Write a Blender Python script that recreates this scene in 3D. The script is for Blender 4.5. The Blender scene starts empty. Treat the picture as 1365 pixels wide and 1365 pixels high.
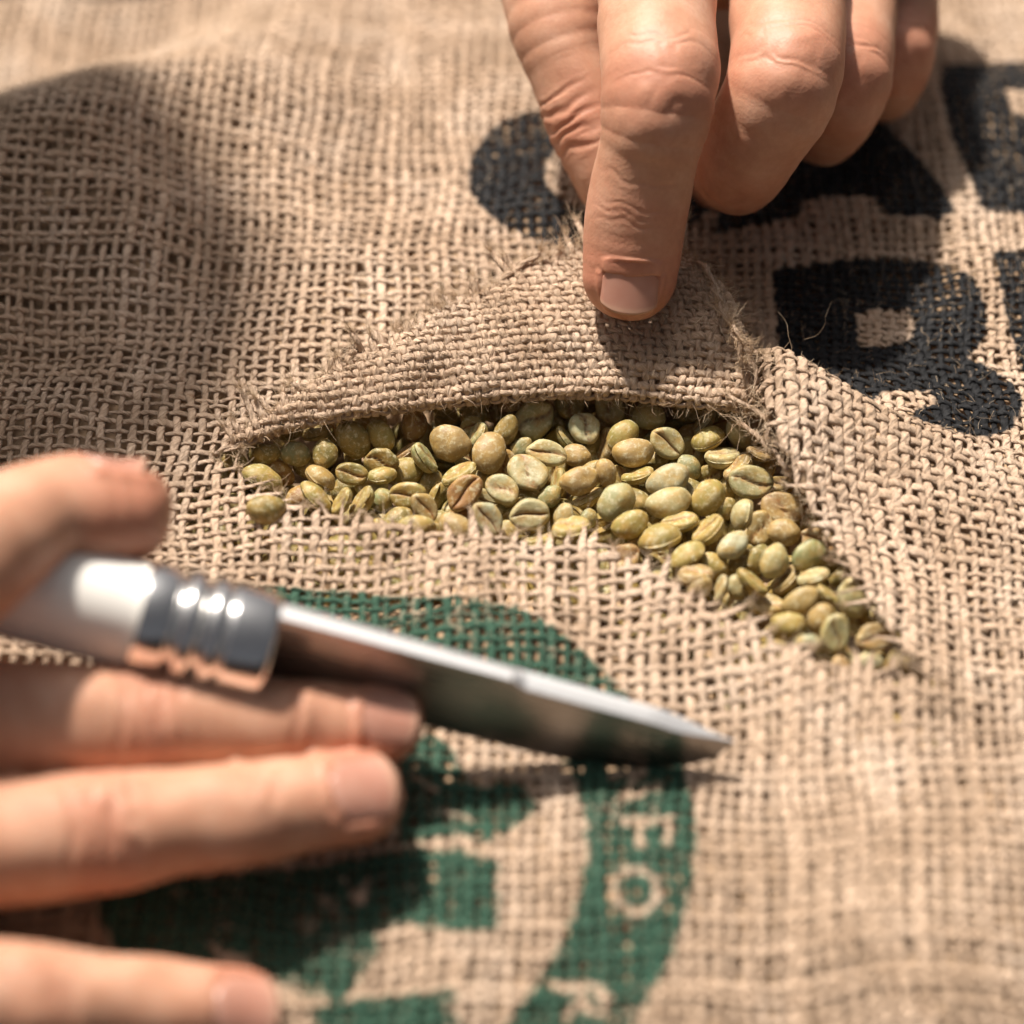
import bpy, math, random
import numpy as np

random.seed(7)
rng = np.random.default_rng(11)
S = 0.001                                   # everything below is laid out in millimetres
scene = bpy.context.scene
COL = scene.collection
R = math.radians

# ------------------------------------------------------------------ camera
ELEV = R(46.0)
DIST = 580.0
FRAME = 187.0
cam_f = np.array([0, math.cos(ELEV), -math.sin(ELEV)])
cam_r = np.array([1.0, 0, 0])
cam_u = np.array([0, math.sin(ELEV), math.cos(ELEV)])
cam_p = -cam_f * DIST
cd = bpy.data.cameras.new("camera")
cd.sensor_width = 36
cd.lens = 36 * DIST / FRAME
cd.clip_start = 0.01
cd.clip_end = 20
cam = bpy.data.objects.new("camera", cd)
COL.objects.link(cam)
cam.location = tuple(cam_p * S)
cam.rotation_euler = (math.pi / 2 - ELEV, 0, 0)
cd.dof.use_dof = True
cd.dof.focus_distance = 0.594
cd.dof.aperture_fstop = 6.3
cd.dof.aperture_blades = 0
scene.camera = cam

# ------------------------------------------------------------------ world, sun, exposure
SUN_TO = np.array([-0.27, 0.40, 0.87])
SUN_TO = SUN_TO / np.linalg.norm(SUN_TO)
world = bpy.data.worlds.new("World")
scene.world = world
world.use_nodes = True
wn = world.node_tree.nodes
wl = world.node_tree.links
sky = wn.new("ShaderNodeTexSky")
sky.sky_type = 'NISHITA'
sky.sun_disc = False
sky.air_density = 0.35
sky.dust_density = 8.0
sky.ozone_density = 0.0
sky.sun_elevation = math.asin(SUN_TO[2])
sky.sun_rotation = math.atan2(SUN_TO[0], SUN_TO[1])
wb = wn.new("ShaderNodeHueSaturation")                # the photograph's warm white balance: a paler sky, evenly
wb.inputs["Saturation"].default_value = 0.35
wl.new(sky.outputs[0], wb.inputs["Color"])
wl.new(wb.outputs[0], wn["Background"].inputs[0])
wn["Background"].inputs[1].default_value = 0.056
sd = bpy.data.lights.new("sun", 'SUN')
sd.energy = 5.0
sd.angle = R(3.0)
sd.color = (1.0, 0.93, 0.845)
sun = bpy.data.objects.new("sun", sd)
COL.objects.link(sun)
from mathutils import Vector, Matrix
sun.rotation_euler = Vector(-SUN_TO).to_track_quat('-Z', 'Y').to_euler()
scene.view_settings.view_transform = 'Standard'
scene.view_settings.look = 'None'
scene.view_settings.exposure = 0.45
scene.view_settings.gamma = 1.0
scene.cycles.max_bounces = 8

# ------------------------------------------------------------------ helpers: place by photo point and height
def at(px, py, z=0.0):
    """Point on the plane of height z (mm) seen at a photo position."""
    u = (px - 682.5) / 1365 * FRAME
    v = -(py - 682.5) / 1365 * FRAME
    d = cam_f * DIST + cam_r * u + cam_u * v
    t = (z - cam_p[2]) / d[2]
    return cam_p + d * t

def proj(P):
    """Photo position of points (n,3)."""
    q = np.asarray(P, float) - cam_p
    w = q @ cam_f
    return 682.5 + (q @ cam_r) / w * DIST / FRAME * 1365, 682.5 - (q @ cam_u) / w * DIST / FRAME * 1365

def polyline(pts, n):
    """Resample a polyline evenly to n points with light smoothing."""
    pts = np.asarray(pts, float)
    d = np.r_[0, np.cumsum(np.linalg.norm(np.diff(pts, axis=0), axis=1))]
    t = np.linspace(0, d[-1], n)
    return np.stack([np.interp(t, d, pts[:, k]) for k in range(pts.shape[1])], 1)

def smooth1(a, k):
    ker = np.hanning(2 * k + 3)[1:-1]
    ker /= ker.sum()
    out = np.empty_like(a)
    for c in range(a.shape[1]):
        p = np.r_[2 * a[0, c] - a[k:0:-1, c], a[:, c], 2 * a[-1, c] - a[-2:-k - 2:-1, c]]
        out[:, c] = np.convolve(p, ker, 'valid')
    return out

def inside_poly(x, y, poly):
    poly = np.asarray(poly, float)
    res = np.zeros(np.shape(x), bool)
    x1, y1 = poly[-1]
    for x2, y2 in poly:
        if y1 != y2:
            c = ((y2 > y) != (y1 > y)) & (x < (x1 - x2) * (y - y2) / (y1 - y2) + x2)
            res ^= c
        x1, y1 = x2, y2
    return res

def dist_line(x, y, pts):
    pts = np.asarray(pts, float)
    best = np.full(np.shape(x), 1e9)
    for (ax, ay), (bx, by) in zip(pts[:-1], pts[1:]):
        dx, dy = bx - ax, by - ay
        L = dx * dx + dy * dy + 1e-9
        t = np.clip(((x - ax) * dx + (y - ay) * dy) / L, 0, 1)
        best = np.minimum(best, np.hypot(x - ax - t * dx, y - ay - t * dy))
    return best

def sstep(a, b, x):
    t = np.clip((x - a) / (b - a), 0, 1)
    return t * t * (3 - 2 * t)

class Noise:
    """Cheap smooth noise as a sum of sines."""
    def __init__(self, seed, wl, dim, n=10):
        g = np.random.default_rng(seed)
        k = g.normal(size=(n, dim))
        k /= np.linalg.norm(k, axis=1)[:, None]
        self.k = k * (2 * math.pi / wl) * g.uniform(0.6, 1.6, n)[:, None]
        self.p = g.uniform(0, 6.28, n)
        self.n = n
    def __call__(self, *c):
        v = 0
        for i in range(self.n):
            v = v + np.sin(sum(self.k[i, j] * c[j] for j in range(len(c))) + self.p[i])
        return v / math.sqrt(self.n / 2) * 0.7

def mesh_np(name, verts, faces, mat=None, parent=None, smooth=True, uv=None, attrs=None):
    """One mesh object from numpy quads / triangles (verts in mm)."""
    me = bpy.data.meshes.new(name)
    faces = np.asarray(faces, np.int32)
    k = faces.shape[1]
    me.vertices.add(len(verts))
    me.vertices.foreach_set("co", (np.asarray(verts, np.float32) * S).ravel())
    me.loops.add(faces.size)
    me.loops.foreach_set("vertex_index", faces.ravel())
    me.polygons.add(len(faces))
    me.polygons.foreach_set("loop_start", np.arange(0, faces.size, k, dtype=np.int32))
    me.polygons.foreach_set("use_smooth", np.full(len(faces), smooth))
    if uv is not None:
        ul = me.uv_layers.new(name="UVMap")
        ul.data.foreach_set("uv", np.asarray(uv, np.float32).ravel())
    for an, av in (attrs or {}).items():
        a = me.attributes.new(an, 'FLOAT', 'POINT')
        a.data.foreach_set("value", np.asarray(av, np.float32))
    me.update()
    me.validate()
    if mat:
        me.materials.append(mat)
    o = bpy.data.objects.new(name, me)
    COL.objects.link(o)
    if parent:
        o.parent = parent
    return o

def empty(name, label, cat, group=None):
    o = bpy.data.objects.new(name, None)
    COL.objects.link(o)
    o["label"] = label
    o["category"] = cat
    if group:
        o["group"] = group
    o.empty_display_size = 0.01
    return o

# ------------------------------------------------------------------ materials
def new_mat(name):
    m = bpy.data.materials.new(name)
    m.use_nodes = True
    nt = m.node_tree
    return m, nt, nt.nodes, nt.links, nt.nodes["Principled BSDF"]

def nd(ns, t, **kw):
    n = ns.new(t)
    for k, v in kw.items():
        setattr(n, k, v)
    return n

def math_node(ns, ls, op, a, b=None, c=None):
    n = ns.new("ShaderNodeMath")
    n.operation = op
    for i, v in enumerate((a, b, c)):
        if v is None:
            continue
        if isinstance(v, (int, float)):
            n.inputs[i].default_value = v
        else:
            ls.new(v, n.inputs[i])
    return n.outputs[0]

def mixc(ns, ls, fac, a, b):
    n = ns.new("ShaderNodeMix")
    n.data_type = 'RGBA'
    for sock, v in ((n.inputs[0], fac), (n.inputs[6], a), (n.inputs[7], b)):
        if isinstance(v, (int, float)):
            sock.default_value = v
        elif isinstance(v, tuple):
            sock.default_value = (*v, 1)
        else:
            ls.new(v, sock)
    return n.outputs[2]

def noise_node(ns, ls, vec, scale, detail=3, rough=0.55, dim='3D'):
    n = ns.new("ShaderNodeTexNoise")
    n.inputs["Scale"].default_value = scale
    n.inputs["Detail"].default_value = detail
    n.inputs["Roughness"].default_value = rough
    if vec is not None:
        ls.new(vec, n.inputs["Vector"])
    return n.outputs["Fac"]

def ramp(ns, ls, fac, stops):
    n = ns.new("ShaderNodeValToRGB")
    els = n.color_ramp.elements
    while len(els) < len(stops):
        els.new(0.5)
    for e, (p, c) in zip(els, stops):
        e.position = p
        e.color = (*c, 1) if len(c) == 3 else c
    ls.new(fac, n.inputs[0])
    return n.outputs[0]

def attr(ns, name):
    n = ns.new("ShaderNodeAttribute")
    n.attribute_name = name
    return n.outputs["Fac"]

def jute_material():
    m, nt, ns, ls, b = new_mat("jute_yarn")
    tc = ns.new("ShaderNodeTexCoord")
    obj = tc.outputs["Object"]
    oi = ns.new("ShaderNodeObjectInfo")
    uv = tc.outputs["UV"]
    sep = ns.new("ShaderNodeSeparateXYZ")
    ls.new(uv, sep.inputs[0])
    # twisted plies: u once round, v in millimetres along the yarn
    ph = math_node(ns, ls, 'MULTIPLY_ADD', sep.outputs[0], 3.0, math_node(ns, ls, 'MULTIPLY', sep.outputs[1], 0.55))
    jig = noise_node(ns, ls, obj, 900, 2)
    ph = math_node(ns, ls, 'MULTIPLY_ADD', jig, 0.8, ph)
    tw = math_node(ns, ls, 'SINE', math_node(ns, ls, 'MULTIPLY', ph, 2 * math.pi))
    # fibres: noise stretched along the twist
    comb = ns.new("ShaderNodeCombineXYZ")
    ls.new(math_node(ns, ls, 'MULTIPLY', math_node(ns, ls, 'MULTIPLY_ADD', sep.outputs[1], 0.18, sep.outputs[0]), 14.0), comb.inputs[0])
    ls.new(math_node(ns, ls, 'MULTIPLY', sep.outputs[1], 0.5), comb.inputs[1])
    ls.new(math_node(ns, ls, 'MULTIPLY', oi.outputs["Random"], 50.0), comb.inputs[2])
    fib = noise_node(ns, ls, comb.outputs[0], 1.0, 3, 0.65)
    tone = noise_node(ns, ls, obj, 60, 3)
    speck = noise_node(ns, ls, obj, 330, 2)
    c1 = ramp(ns, ls, tone, [(0.25, (0.48, 0.335, 0.225)), (0.5, (0.645, 0.47, 0.335)), (0.8, (0.78, 0.615, 0.475))])
    c2 = mixc(ns, ls, math_node(ns, ls, 'MULTIPLY', ramp(ns, ls, fib, [(0.32, (1, 1, 1)), (0.58, (0, 0, 0))]), 0.58), c1, (0.30, 0.185, 0.105))
    c3 = mixc(ns, ls, ramp(ns, ls, speck, [(0.68, (0, 0, 0)), (0.76, (0.55, 0.55, 0.55))]), c2, (0.26, 0.13, 0.055))
    rv = math_node(ns, ls, 'MULTIPLY_ADD', oi.outputs["Random"], 0.22, 0.86)
    hsv = ns.new("ShaderNodeHueSaturation")
    ls.new(rv, hsv.inputs["Value"])
    ls.new(c3, hsv.inputs["Color"])
    # printed inks
    inkn = noise_node(ns, ls, obj, 420, 3, 0.7)
    inkb = noise_node(ns, ls, obj, 90, 3, 0.6)
    kk = math_node(ns, ls, 'MULTIPLY', attr(ns, "ink_black"), ramp(ns, ls, inkn, [(0.20, (0.5, 0.5, 0.5)), (0.34, (1, 1, 1))]))
    gg = math_node(ns, ls, 'MULTIPLY', attr(ns, "ink_green"),
                   ramp(ns, ls, math_node(ns, ls, 'MULTIPLY_ADD', inkb, 0.6, math_node(ns, ls, 'MULTIPLY', inkn, 0.5)),
                        [(0.36, (0.10, 0.10, 0.10)), (0.48, (0.97, 0.97, 0.97))]))
    green = mixc(ns, ls, inkb, (0.010, 0.048, 0.028), (0.030, 0.115, 0.072))
    c4 = mixc(ns, ls, gg, hsv.outputs[0], green)
    c5 = mixc(ns, ls, kk, c4, (0.007, 0.007, 0.008))
    ls.new(c5, b.inputs["Base Color"])
    ls.new(math_node(ns, ls, 'MULTIPLY_ADD', kk, -0.18, 0.80), b.inputs["Roughness"])
    b.inputs["Specular IOR Level"].default_value = 0.35
    b.inputs["Sheen Weight"].default_value = 0.0
    bp = ns.new("ShaderNodeBump")
    bp.inputs["Strength"].default_value = 0.9
    bp.inputs["Distance"].default_value = 0.0005
    hh = math_node(ns, ls, 'MULTIPLY_ADD', tw, 0.22, fib)
    ls.new(hh, bp.inputs["Height"])
    ls.new(bp.outputs[0], b.inputs["Normal"])
    return m

def fibre_material():
    m, nt, ns, ls, b = new_mat("jute_fibre")
    tc = ns.new("ShaderNodeTexCoord")
    t = noise_node(ns, ls, tc.outputs["Object"], 220, 2)
    ls.new(ramp(ns, ls, t, [(0.3, (0.42, 0.27, 0.15)), (0.6, (0.66, 0.50, 0.34)), (0.8, (0.78, 0.64, 0.48))]), b.inputs["Base Color"])
    b.inputs["Roughness"].default_value = 0.55
    return m

def skin_material():
    m, nt, ns, ls, b = new_mat("skin")
    tc = ns.new("ShaderNodeTexCoord")
    obj = tc.outputs["Object"]
    mott = noise_node(ns, ls, obj, 130, 4, 0.6)
    fine = noise_node(ns, ls, obj, 900, 3, 0.6)
    base = ramp(ns, ls, mott, [(0.25, (0.49, 0.235, 0.145)), (0.48, (0.57, 0.30, 0.19)), (0.75, (0.65, 0.385, 0.265))])
    red = mixc(ns, ls, math_node(ns, ls, 'MULTIPLY', attr(ns, "flush"), 0.75), base, (0.56, 0.205, 0.125))
    lin = mixc(ns, ls, math_node(ns, ls, 'MULTIPLY', attr(ns, "crease"), 0.40), red, (0.40, 0.15, 0.09))
    fin = mixc(ns, ls, math_node(ns, ls, 'MULTIPLY', ramp(ns, ls, fine, [(0.35, (1, 1, 1)), (0.6, (0, 0, 0))]), 0.14), lin, (0.34, 0.14, 0.08))
    ls.new(fin, b.inputs["Base Color"])
    b.inputs["Roughness"].default_value = 0.52
    b.inputs["Specular IOR Level"].default_value = 0.42
    b.inputs["Subsurface Weight"].default_value = 0.22
    b.inputs["Subsurface Radius"].default_value = (1.0, 0.36, 0.2)
    b.inputs["Subsurface Scale"].default_value = 0.0022
    v = ns.new("ShaderNodeTexVoronoi")
    v.inputs["Scale"].default_value = 1500
    wob = ns.new("ShaderNodeVectorMath")
    wob.operation = 'ADD'
    ls.new(obj, wob.inputs[0])
    nn = ns.new("ShaderNodeTexNoise")
    nn.inputs["Scale"].default_value = 500
    ls.new(obj, nn.inputs["Vector"])
    sc = ns.new("ShaderNodeVectorMath")
    sc.operation = 'SCALE'
    ls.new(nn.outputs["Color"], sc.inputs[0])
    sc.inputs["Scale"].default_value = 0.0012
    ls.new(sc.outputs[0], wob.inputs[1])
    ls.new(wob.outputs[0], v.inputs["Vector"])
    h1 = math_node(ns, ls, 'MULTIPLY_ADD', noise_node(ns, ls, obj, 2200, 2), 0.5, v.outputs["Distance"])
    h2 = math_node(ns, ls, 'MULTIPLY_ADD', noise_node(ns, ls, obj, 350, 3), 1.2, h1)
    bp = ns.new("ShaderNodeBump")
    bp.inputs["Strength"].default_value = 0.28
    bp.inputs["Distance"].default_value = 0.00012
    ls.new(h2, bp.inputs["Height"])
    ls.new(bp.outputs[0], b.inputs["Normal"])
    return m

def nail_material():
    m, nt, ns, ls, b = new_mat("fingernail")
    tc = ns.new("ShaderNodeTexCoord")
    mott = noise_node(ns, ls, tc.outputs["Object"], 200, 2)
    base = ramp(ns, ls, mott, [(0.3, (0.47, 0.22, 0.155)), (0.7, (0.52, 0.27, 0.195))])
    tip = mixc(ns, ls, math_node(ns, ls, 'MULTIPLY', attr(ns, "free_edge"), 0.5), base, (0.62, 0.40, 0.27))
    tip = mixc(ns, ls, math_node(ns, ls, 'MULTIPLY', attr(ns, "lunula"), 0.12), tip, (0.78, 0.58, 0.50))
    ls.new(tip, b.inputs["Base Color"])
    b.inputs["Roughness"].default_value = 0.30
    b.inputs["Subsurface Weight"].default_value = 0.15
    b.inputs["Subsurface Radius"].default_value = (1.0, 0.4, 0.25)
    b.inputs["Subsurface Scale"].default_value = 0.0015
    return m

def bean_material(name="green_coffee"):
    m, nt, ns, ls, b = new_mat(name)
    tc = ns.new("ShaderNodeTexCoord")
    oi = ns.new("ShaderNodeObjectInfo")
    add = ns.new("ShaderNodeVectorMath")
    add.operation = 'ADD'
    ls.new(tc.outputs["Object"], add.inputs[0])
    ls.new(oi.outputs["Location"], add.inputs[1])
    rnd = ns.new("ShaderNodeVectorMath")
    rnd.operation = 'ADD'
    ls.new(add.outputs[0], rnd.inputs[0])
    ls.new(oi.outputs["Random"], rnd.inputs[1])
    vec = rnd.outputs[0]
    n1 = noise_node(ns, ls, vec, 280, 4, 0.6)
    n2 = noise_node(ns, ls, vec, 750, 4, 0.7)
    n3 = noise_node(ns, ls, vec, 1900, 2, 0.6)
    # silver skin flakes: paler and browner patches over the bean's own colour
    c1 = mixc(ns, ls, ramp(ns, ls, n1, [(0.40, (0, 0, 0)), (0.66, (0.8, 0.8, 0.8))]), oi.outputs["Color"], (0.46, 0.29, 0.08))
    c2 = mixc(ns, ls, ramp(ns, ls, n2, [(0.52, (0, 0, 0)), (0.64, (0.65, 0.65, 0.65))]), c1, (0.64, 0.56, 0.35))
    c2 = mixc(ns, ls, ramp(ns, ls, n2, [(0.30, (0.75, 0.75, 0.75)), (0.42, (0, 0, 0))]), c2, (0.30, 0.17, 0.05))
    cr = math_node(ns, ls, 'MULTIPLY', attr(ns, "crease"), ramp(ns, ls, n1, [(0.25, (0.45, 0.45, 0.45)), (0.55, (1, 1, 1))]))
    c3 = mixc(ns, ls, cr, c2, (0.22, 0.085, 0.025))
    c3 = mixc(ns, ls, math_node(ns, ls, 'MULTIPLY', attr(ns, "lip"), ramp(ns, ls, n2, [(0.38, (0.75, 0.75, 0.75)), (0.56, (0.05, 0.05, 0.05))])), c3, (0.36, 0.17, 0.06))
    ls.new(c3, b.inputs["Base Color"])
    ls.new(math_node(ns, ls, 'MULTIPLY_ADD', n2, 0.35, 0.34), b.inputs["Roughness"])
    b.inputs["Specular IOR Level"].default_value = 0.45
    b.inputs["Subsurface Weight"].default_value = 0.08
    b.inputs["Subsurface Radius"].default_value = (0.8, 0.7, 0.3)
    b.inputs["Subsurface Scale"].default_value = 0.0008
    bp = ns.new("ShaderNodeBump")
    bp.inputs["Strength"].default_value = 0.5
    bp.inputs["Distance"].default_value = 0.00025
    ls.new(math_node(ns, ls, 'MULTIPLY_ADD', n3, 0.35, n2), bp.inputs["Height"])
    ls.new(bp.outputs[0], b.inputs["Normal"])
    return m

def simple_mat(name, col, rough=0.5, metal=0.0, nscale=200, var=0.15, bump=0.0, bscale=600):
    m, nt, ns, ls, b = new_mat(name)
    tc = ns.new("ShaderNodeTexCoord")
    t = noise_node(ns, ls, tc.outputs["Object"], nscale, 4)
    lo = tuple(c * (1 - var) for c in col)
    hi = tuple(min(1, c * (1 + var)) for c in col)
    ls.new(ramp(ns, ls, t, [(0.3, lo), (0.7, hi)]), b.inputs["Base Color"])
    b.inputs["Roughness"].default_value = rough
    b.inputs["Metallic"].default_value = metal
    if bump:
        bp = ns.new("ShaderNodeBump")
        bp.inputs["Strength"].default_value = 0.6
        bp.inputs["Distance"].default_value = bump
        ls.new(noise_node(ns, ls, tc.outputs["Object"], bscale, 3), bp.inputs["Height"])
        ls.new(bp.outputs[0], b.inputs["Normal"])
    return m

def steel_material():
    m, nt, ns, ls, b = new_mat("brushed_steel_dark")
    tc = ns.new("ShaderNodeTexCoord")
    mp = ns.new("ShaderNodeMapping")
    mp.inputs["Scale"].default_value = (60, 2500, 1800)
    ls.new(tc.outputs["Object"], mp.inputs[0])
    t = noise_node(ns, ls, mp.outputs[0], 1.0, 3)
    b.inputs["Base Color"].default_value = (0.27, 0.26, 0.25, 1)  # blade face darkened in colour, standing in for dim surroundings mirrored in it
    b.inputs["Metallic"].default_value = 1.0
    ls.new(math_node(ns, ls, 'MULTIPLY_ADD', t, 0.18, 0.20), b.inputs["Roughness"])
    bp = ns.new("ShaderNodeBump")
    bp.inputs["Strength"].default_value = 0.12
    bp.inputs["Distance"].default_value = 0.00005
    ls.new(t, bp.inputs["Height"])
    ls.new(bp.outputs[0], b.inputs["Normal"])
    return m

M_JUTE = jute_material()
M_FIBRE = fibre_material()
M_SKIN = skin_material()
M_NAIL = nail_material()
M_BEAN = bean_material()
M_STEEL = steel_material()
M_SPINE = simple_mat("ground_spine_bright", (0.93, 0.92, 0.91), 0.54, 1.0, 900, 0.05, 0.00004, 2500)  # bright copy of the blade steel, its pale colour carrying the sky's glint
M_FERRULE = simple_mat("polished_ferrule", (0.92, 0.90, 0.87), 0.2, 1.0, 500, 0.06)
M_HANDLE = simple_mat("white_lacquered_wood", (0.93, 0.89, 0.82), 0.7, 0.0, 120, 0.06)
M_BED = simple_mat("bean_fill", (0.40, 0.265, 0.155), 0.8, 0.0, 160, 0.5, 0.002, 180)
M_SKIRT = simple_mat("burlap_cloth", (0.46, 0.34, 0.22), 0.9, 0.0, 90, 0.2, 0.0006, 420)

# ------------------------------------------------------------------ the sack's surface
SP = 2.48                                   # yarn spacing
RIM_PX = [(282, 602), (326, 587), (400, 564), (470, 550), (560, 538), (650, 528), (740, 522), (830, 527), (900, 537), (960, 547), (1000, 552)]
RIGHT_PX = [(1034, 610), (1068, 660), (1114, 728), (1160, 792), (1202, 852), (1236, 906)]
LOW_PX = [(1165, 906), (1110, 893), (1060, 880), (1010, 846), (950, 808), (900, 778), (850, 750), (800, 722), (740, 720), (680, 726),
          (620, 720), (560, 713), (500, 703), (440, 693), (390, 680), (342, 656), (298, 624)]
rim_xy = [at(x, y, 2.2)[:2] for x, y in RIM_PX]
right_xy = [at(x, y, 3.0)[:2] for x, y in RIGHT_PX]
low_xy = [at(x, y, 1.5)[:2] for x, y in LOW_PX]
OPEN = rim_xy + right_xy + low_xy
CREST = [at(x, y, z)[:2] for x, y, z in ((985, 425, 15), (1040, 470, 13), (1100, 508, 10.5), (1160, 545, 7.5), (1230, 580, 4), (1300, 600, 1.5))]
CRESTZ = [15, 13, 10.5, 7.5, 4, 1.5]
FOLD_A = at(-150, 190, 17)[:2]
FOLD_B = at(430, 20, 17)[:2]
n_low = Noise(1, 70, 2)
n_mid = Noise(2, 26, 2)
n_dx = Noise(3, 45, 2)
n_dy = Noise(4, 45, 2)

def crest_h(x, y):
    x = np.asarray(x, float)
    best = np.full(np.shape(x), 1e9)
    bz = np.zeros(np.shape(x))
    side = np.zeros(np.shape(x))
    for k in range(len(CREST) - 1):
        (ax, ay), (bx, by) = CREST[k], CREST[k + 1]
        dx, dy = bx - ax, by - ay
        L = math.hypot(dx, dy)
        t = np.clip(((x - ax) * dx + (y - ay) * dy) / L ** 2, 0, 1)
        d = np.hypot(x - ax - t * dx, y - ay - t * dy)
        m = d < best
        best = np.where(m, d, best)
        bz = np.where(m, CRESTZ[k] + t * (CRESTZ[k + 1] - CRESTZ[k]), bz)
        side = np.where(m, ((x - ax) * (-dy) + (y - ay) * dx) / L, side)   # >0 is beyond the crest (far side)
    back = np.exp(-(best / 4.2) ** 2)
    front = np.exp(-(best / 20.0) ** 2)
    return bz * np.where(side > 0, back, front) * sstep(CREST[0][0] - 3.0, CREST[0][0] + 9.0, x)

def fold_h(s):
    q = np.clip((s + 84) / 84, 0, 1.6)
    a = 20 * q ** 2.0
    b = 18 - 0.74 * np.clip(s, -100, 60) - 0.1 * np.clip(s - 60, 0, None)
    k = 9.0
    t = np.clip(0.5 + 0.5 * (b - a) / k, 0, 1)
    return np.clip(b * (1 - t) + a * t - k * t * (1 - t), -95, None)

def height(x, y, crest=True):
    x = np.asarray(x, float)
    y = np.asarray(y, float)
    h = 1.2 * n_low(x, y) + 0.35 * n_mid(x, y)
    # fold across the far corner: slope towards the camera, then level, then falling away
    ax, ay = FOLD_A
    bx, by = FOLD_B
    L = math.hypot(bx - ax, by - ay)
    s = (x - ax) * -(by - ay) / L + (y - ay) * (bx - ax) / L      # distance beyond the fold
    fade = 1 - sstep(-88, -22, x)
    h = h + fade * fold_h(s)
    # the sack falls away gently towards the camera and at its flanks
    h = h - 0.0021 * np.clip(-y - 38, 0, None) ** 2
    h = h - 0.0012 * np.clip(x - 80, 0, None) ** 2
    # far side drops off
    h = h - 0.0016 * np.clip(y - 90, 0, None) ** 2 * (1 - fade)
    # lips of the slit
    dl = dist_line(x, y, LOW3)
    h = h + 2.2 * np.exp(-(dl / 9.0) ** 2)
    dr = dist_line(x, y, rim_xy)
    h = h + 1.5 * np.exp(-(dr / 10.0) ** 2)
    dr2 = dist_line(x, y, right_xy)
    h = h + 2.5 * np.exp(-(dr2 / 9.0) ** 2)
    if crest:
        h = h + crest_h(x, y)
    return h
LOW3 = low_xy[2:-2]

PULL = at(1010, 560, 4)[:2]
PULL2 = at(1150, 760, 3)[:2]
LCORN = at(300, 600, 2)[:2]

# arc-length table: how far a warp has travelled in y after t millimetres of yarn over the fold
TS = np.arange(-150, 150.1, 5.0)
TT_ = np.arange(-160, 260.1, 1.0)
TAB = np.zeros((len(TS), len(TT_)))
_y = np.full(len(TS), -160.0)
for _k in range(len(TT_)):
    TAB[:, _k] = _y
    _d = (height(TS, _y + 0.5, False) - height(TS, _y - 0.5, False))
    _d = np.where(TS < 0, _d, 0) * (_y > -60)
    _y = _y + 1.0 / np.sqrt(1 + _d * _d)

def even(s, t):
    i = np.clip((s - TS[0]) / 5.0, 0, len(TS) - 1.001)
    j = np.clip(t - TT_[0], 0, len(TT_) - 1.001)
    i0, j0 = i.astype(int), j.astype(int)
    f, g = i - i0, j - j0
    return (TAB[i0, j0] * (1 - f) + TAB[i0 + 1, j0] * f) * (1 - g) + (TAB[i0, j0 + 1] * (1 - f) + TAB[i0 + 1, j0 + 1] * f) * g

def cloth(s, t):
    """Weave coordinates (mm) to the sack surface."""
    s = np.asarray(s, float)
    t = even(s, np.asarray(t, float))
    x = s + 0.7 * n_dx(s, t) + 0.015 * t
    y = t + 0.7 * n_dy(s, t) + 0.03 * (s - 40) * sstep(-10, -90, t)
    g = np.exp(-((x - PULL[0]) ** 2 + (y - PULL[1]) ** 2) / 32 ** 2)
    y = y + 14.0 * g
    g2 = np.exp(-((x - PULL2[0]) ** 2 + (y - PULL2[1]) ** 2) / 24 ** 2)
    y = y + 5.0 * g2
    x = x + 2.0 * g2
    g3 = np.exp(-((x - LCORN[0]) ** 2 + (y - LCORN[1]) ** 2) / 20 ** 2)
    y = y - 2.0 * g3
    return np.stack([x, y, height(x, y)], -1)

# ------------------------------------------------------------------ prints, drawn as flat shapes on the cloth
def on_cloth(px, py):
    z = 0.0
    for _ in range(7):
        p = at(px, py, z)
        z = float(height(p[0], p[1], crest=False)) if py > 760 else 0.0
    return p

def px_poly(pts):
    return np.array([on_cloth(x, y)[:2] for x, y in pts])

def z8(pts):     # close-up of the upper right quarter
    return [(1000 + x / 2.203, y / 2.203) for x, y in pts]

def z6(pts):     # close-up of the seal
    return [(340 + x / 2.068, 760 + y / 2.068) for x, y in pts]

def ell(cx, cy, rx, ry, n=40):
    return [(cx + rx * math.cos(a), cy + ry * math.sin(a)) for a in np.linspace(0, 2 * math.pi, n, endpoint=False)]

BLACK_ADD = [ell(795, 233, 172, 102),
             [(955, 315), (1000, 304), (1066, 290), (1068, 272), (1091, 265), (1159, 261), (1177, 281), (1190, 290), (1254, 290), (1275, 275),
              (1254, 245), (1227, 213), (1195, 186), (1150, 120), (1050, 110), (960, 180)],
             [(1258, 68), (1295, 63), (1345, 58), (1365, 57), (1460, 52), (1470, 272), (1318, 277), (1308, 272), (1290, 227), (1268, 182), (1252, 122)],
             z8([(65, 795), (200, 765), (350, 750), (500, 755), (590, 790), (650, 830), (690, 900), (695, 970), (670, 1020), (640, 1050), (700, 1070),
                 (760, 1110), (800, 1160), (795, 1220), (760, 1270), (690, 1300), (580, 1300), (500, 1275), (450, 1235), (530, 1205), (550, 1185), (520, 1158),
                 (440, 1155), (380, 1165), (360, 1200), (220, 1120), (100, 1050), (85, 990)]),
             z8([(710, 755), (804, 740), (950, 730), (950, 1150), (800, 1080), (770, 1000), (740, 900)])]
BLACK_CUT = [ell(806, 238, 80, 56), [(1340, 112), (1420, 105), (1425, 150), (1350, 149)],
             z8([(310, 920), (380, 905), (460, 910), (485, 950), (470, 995), (390, 1015), (320, 1015)])]
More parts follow.
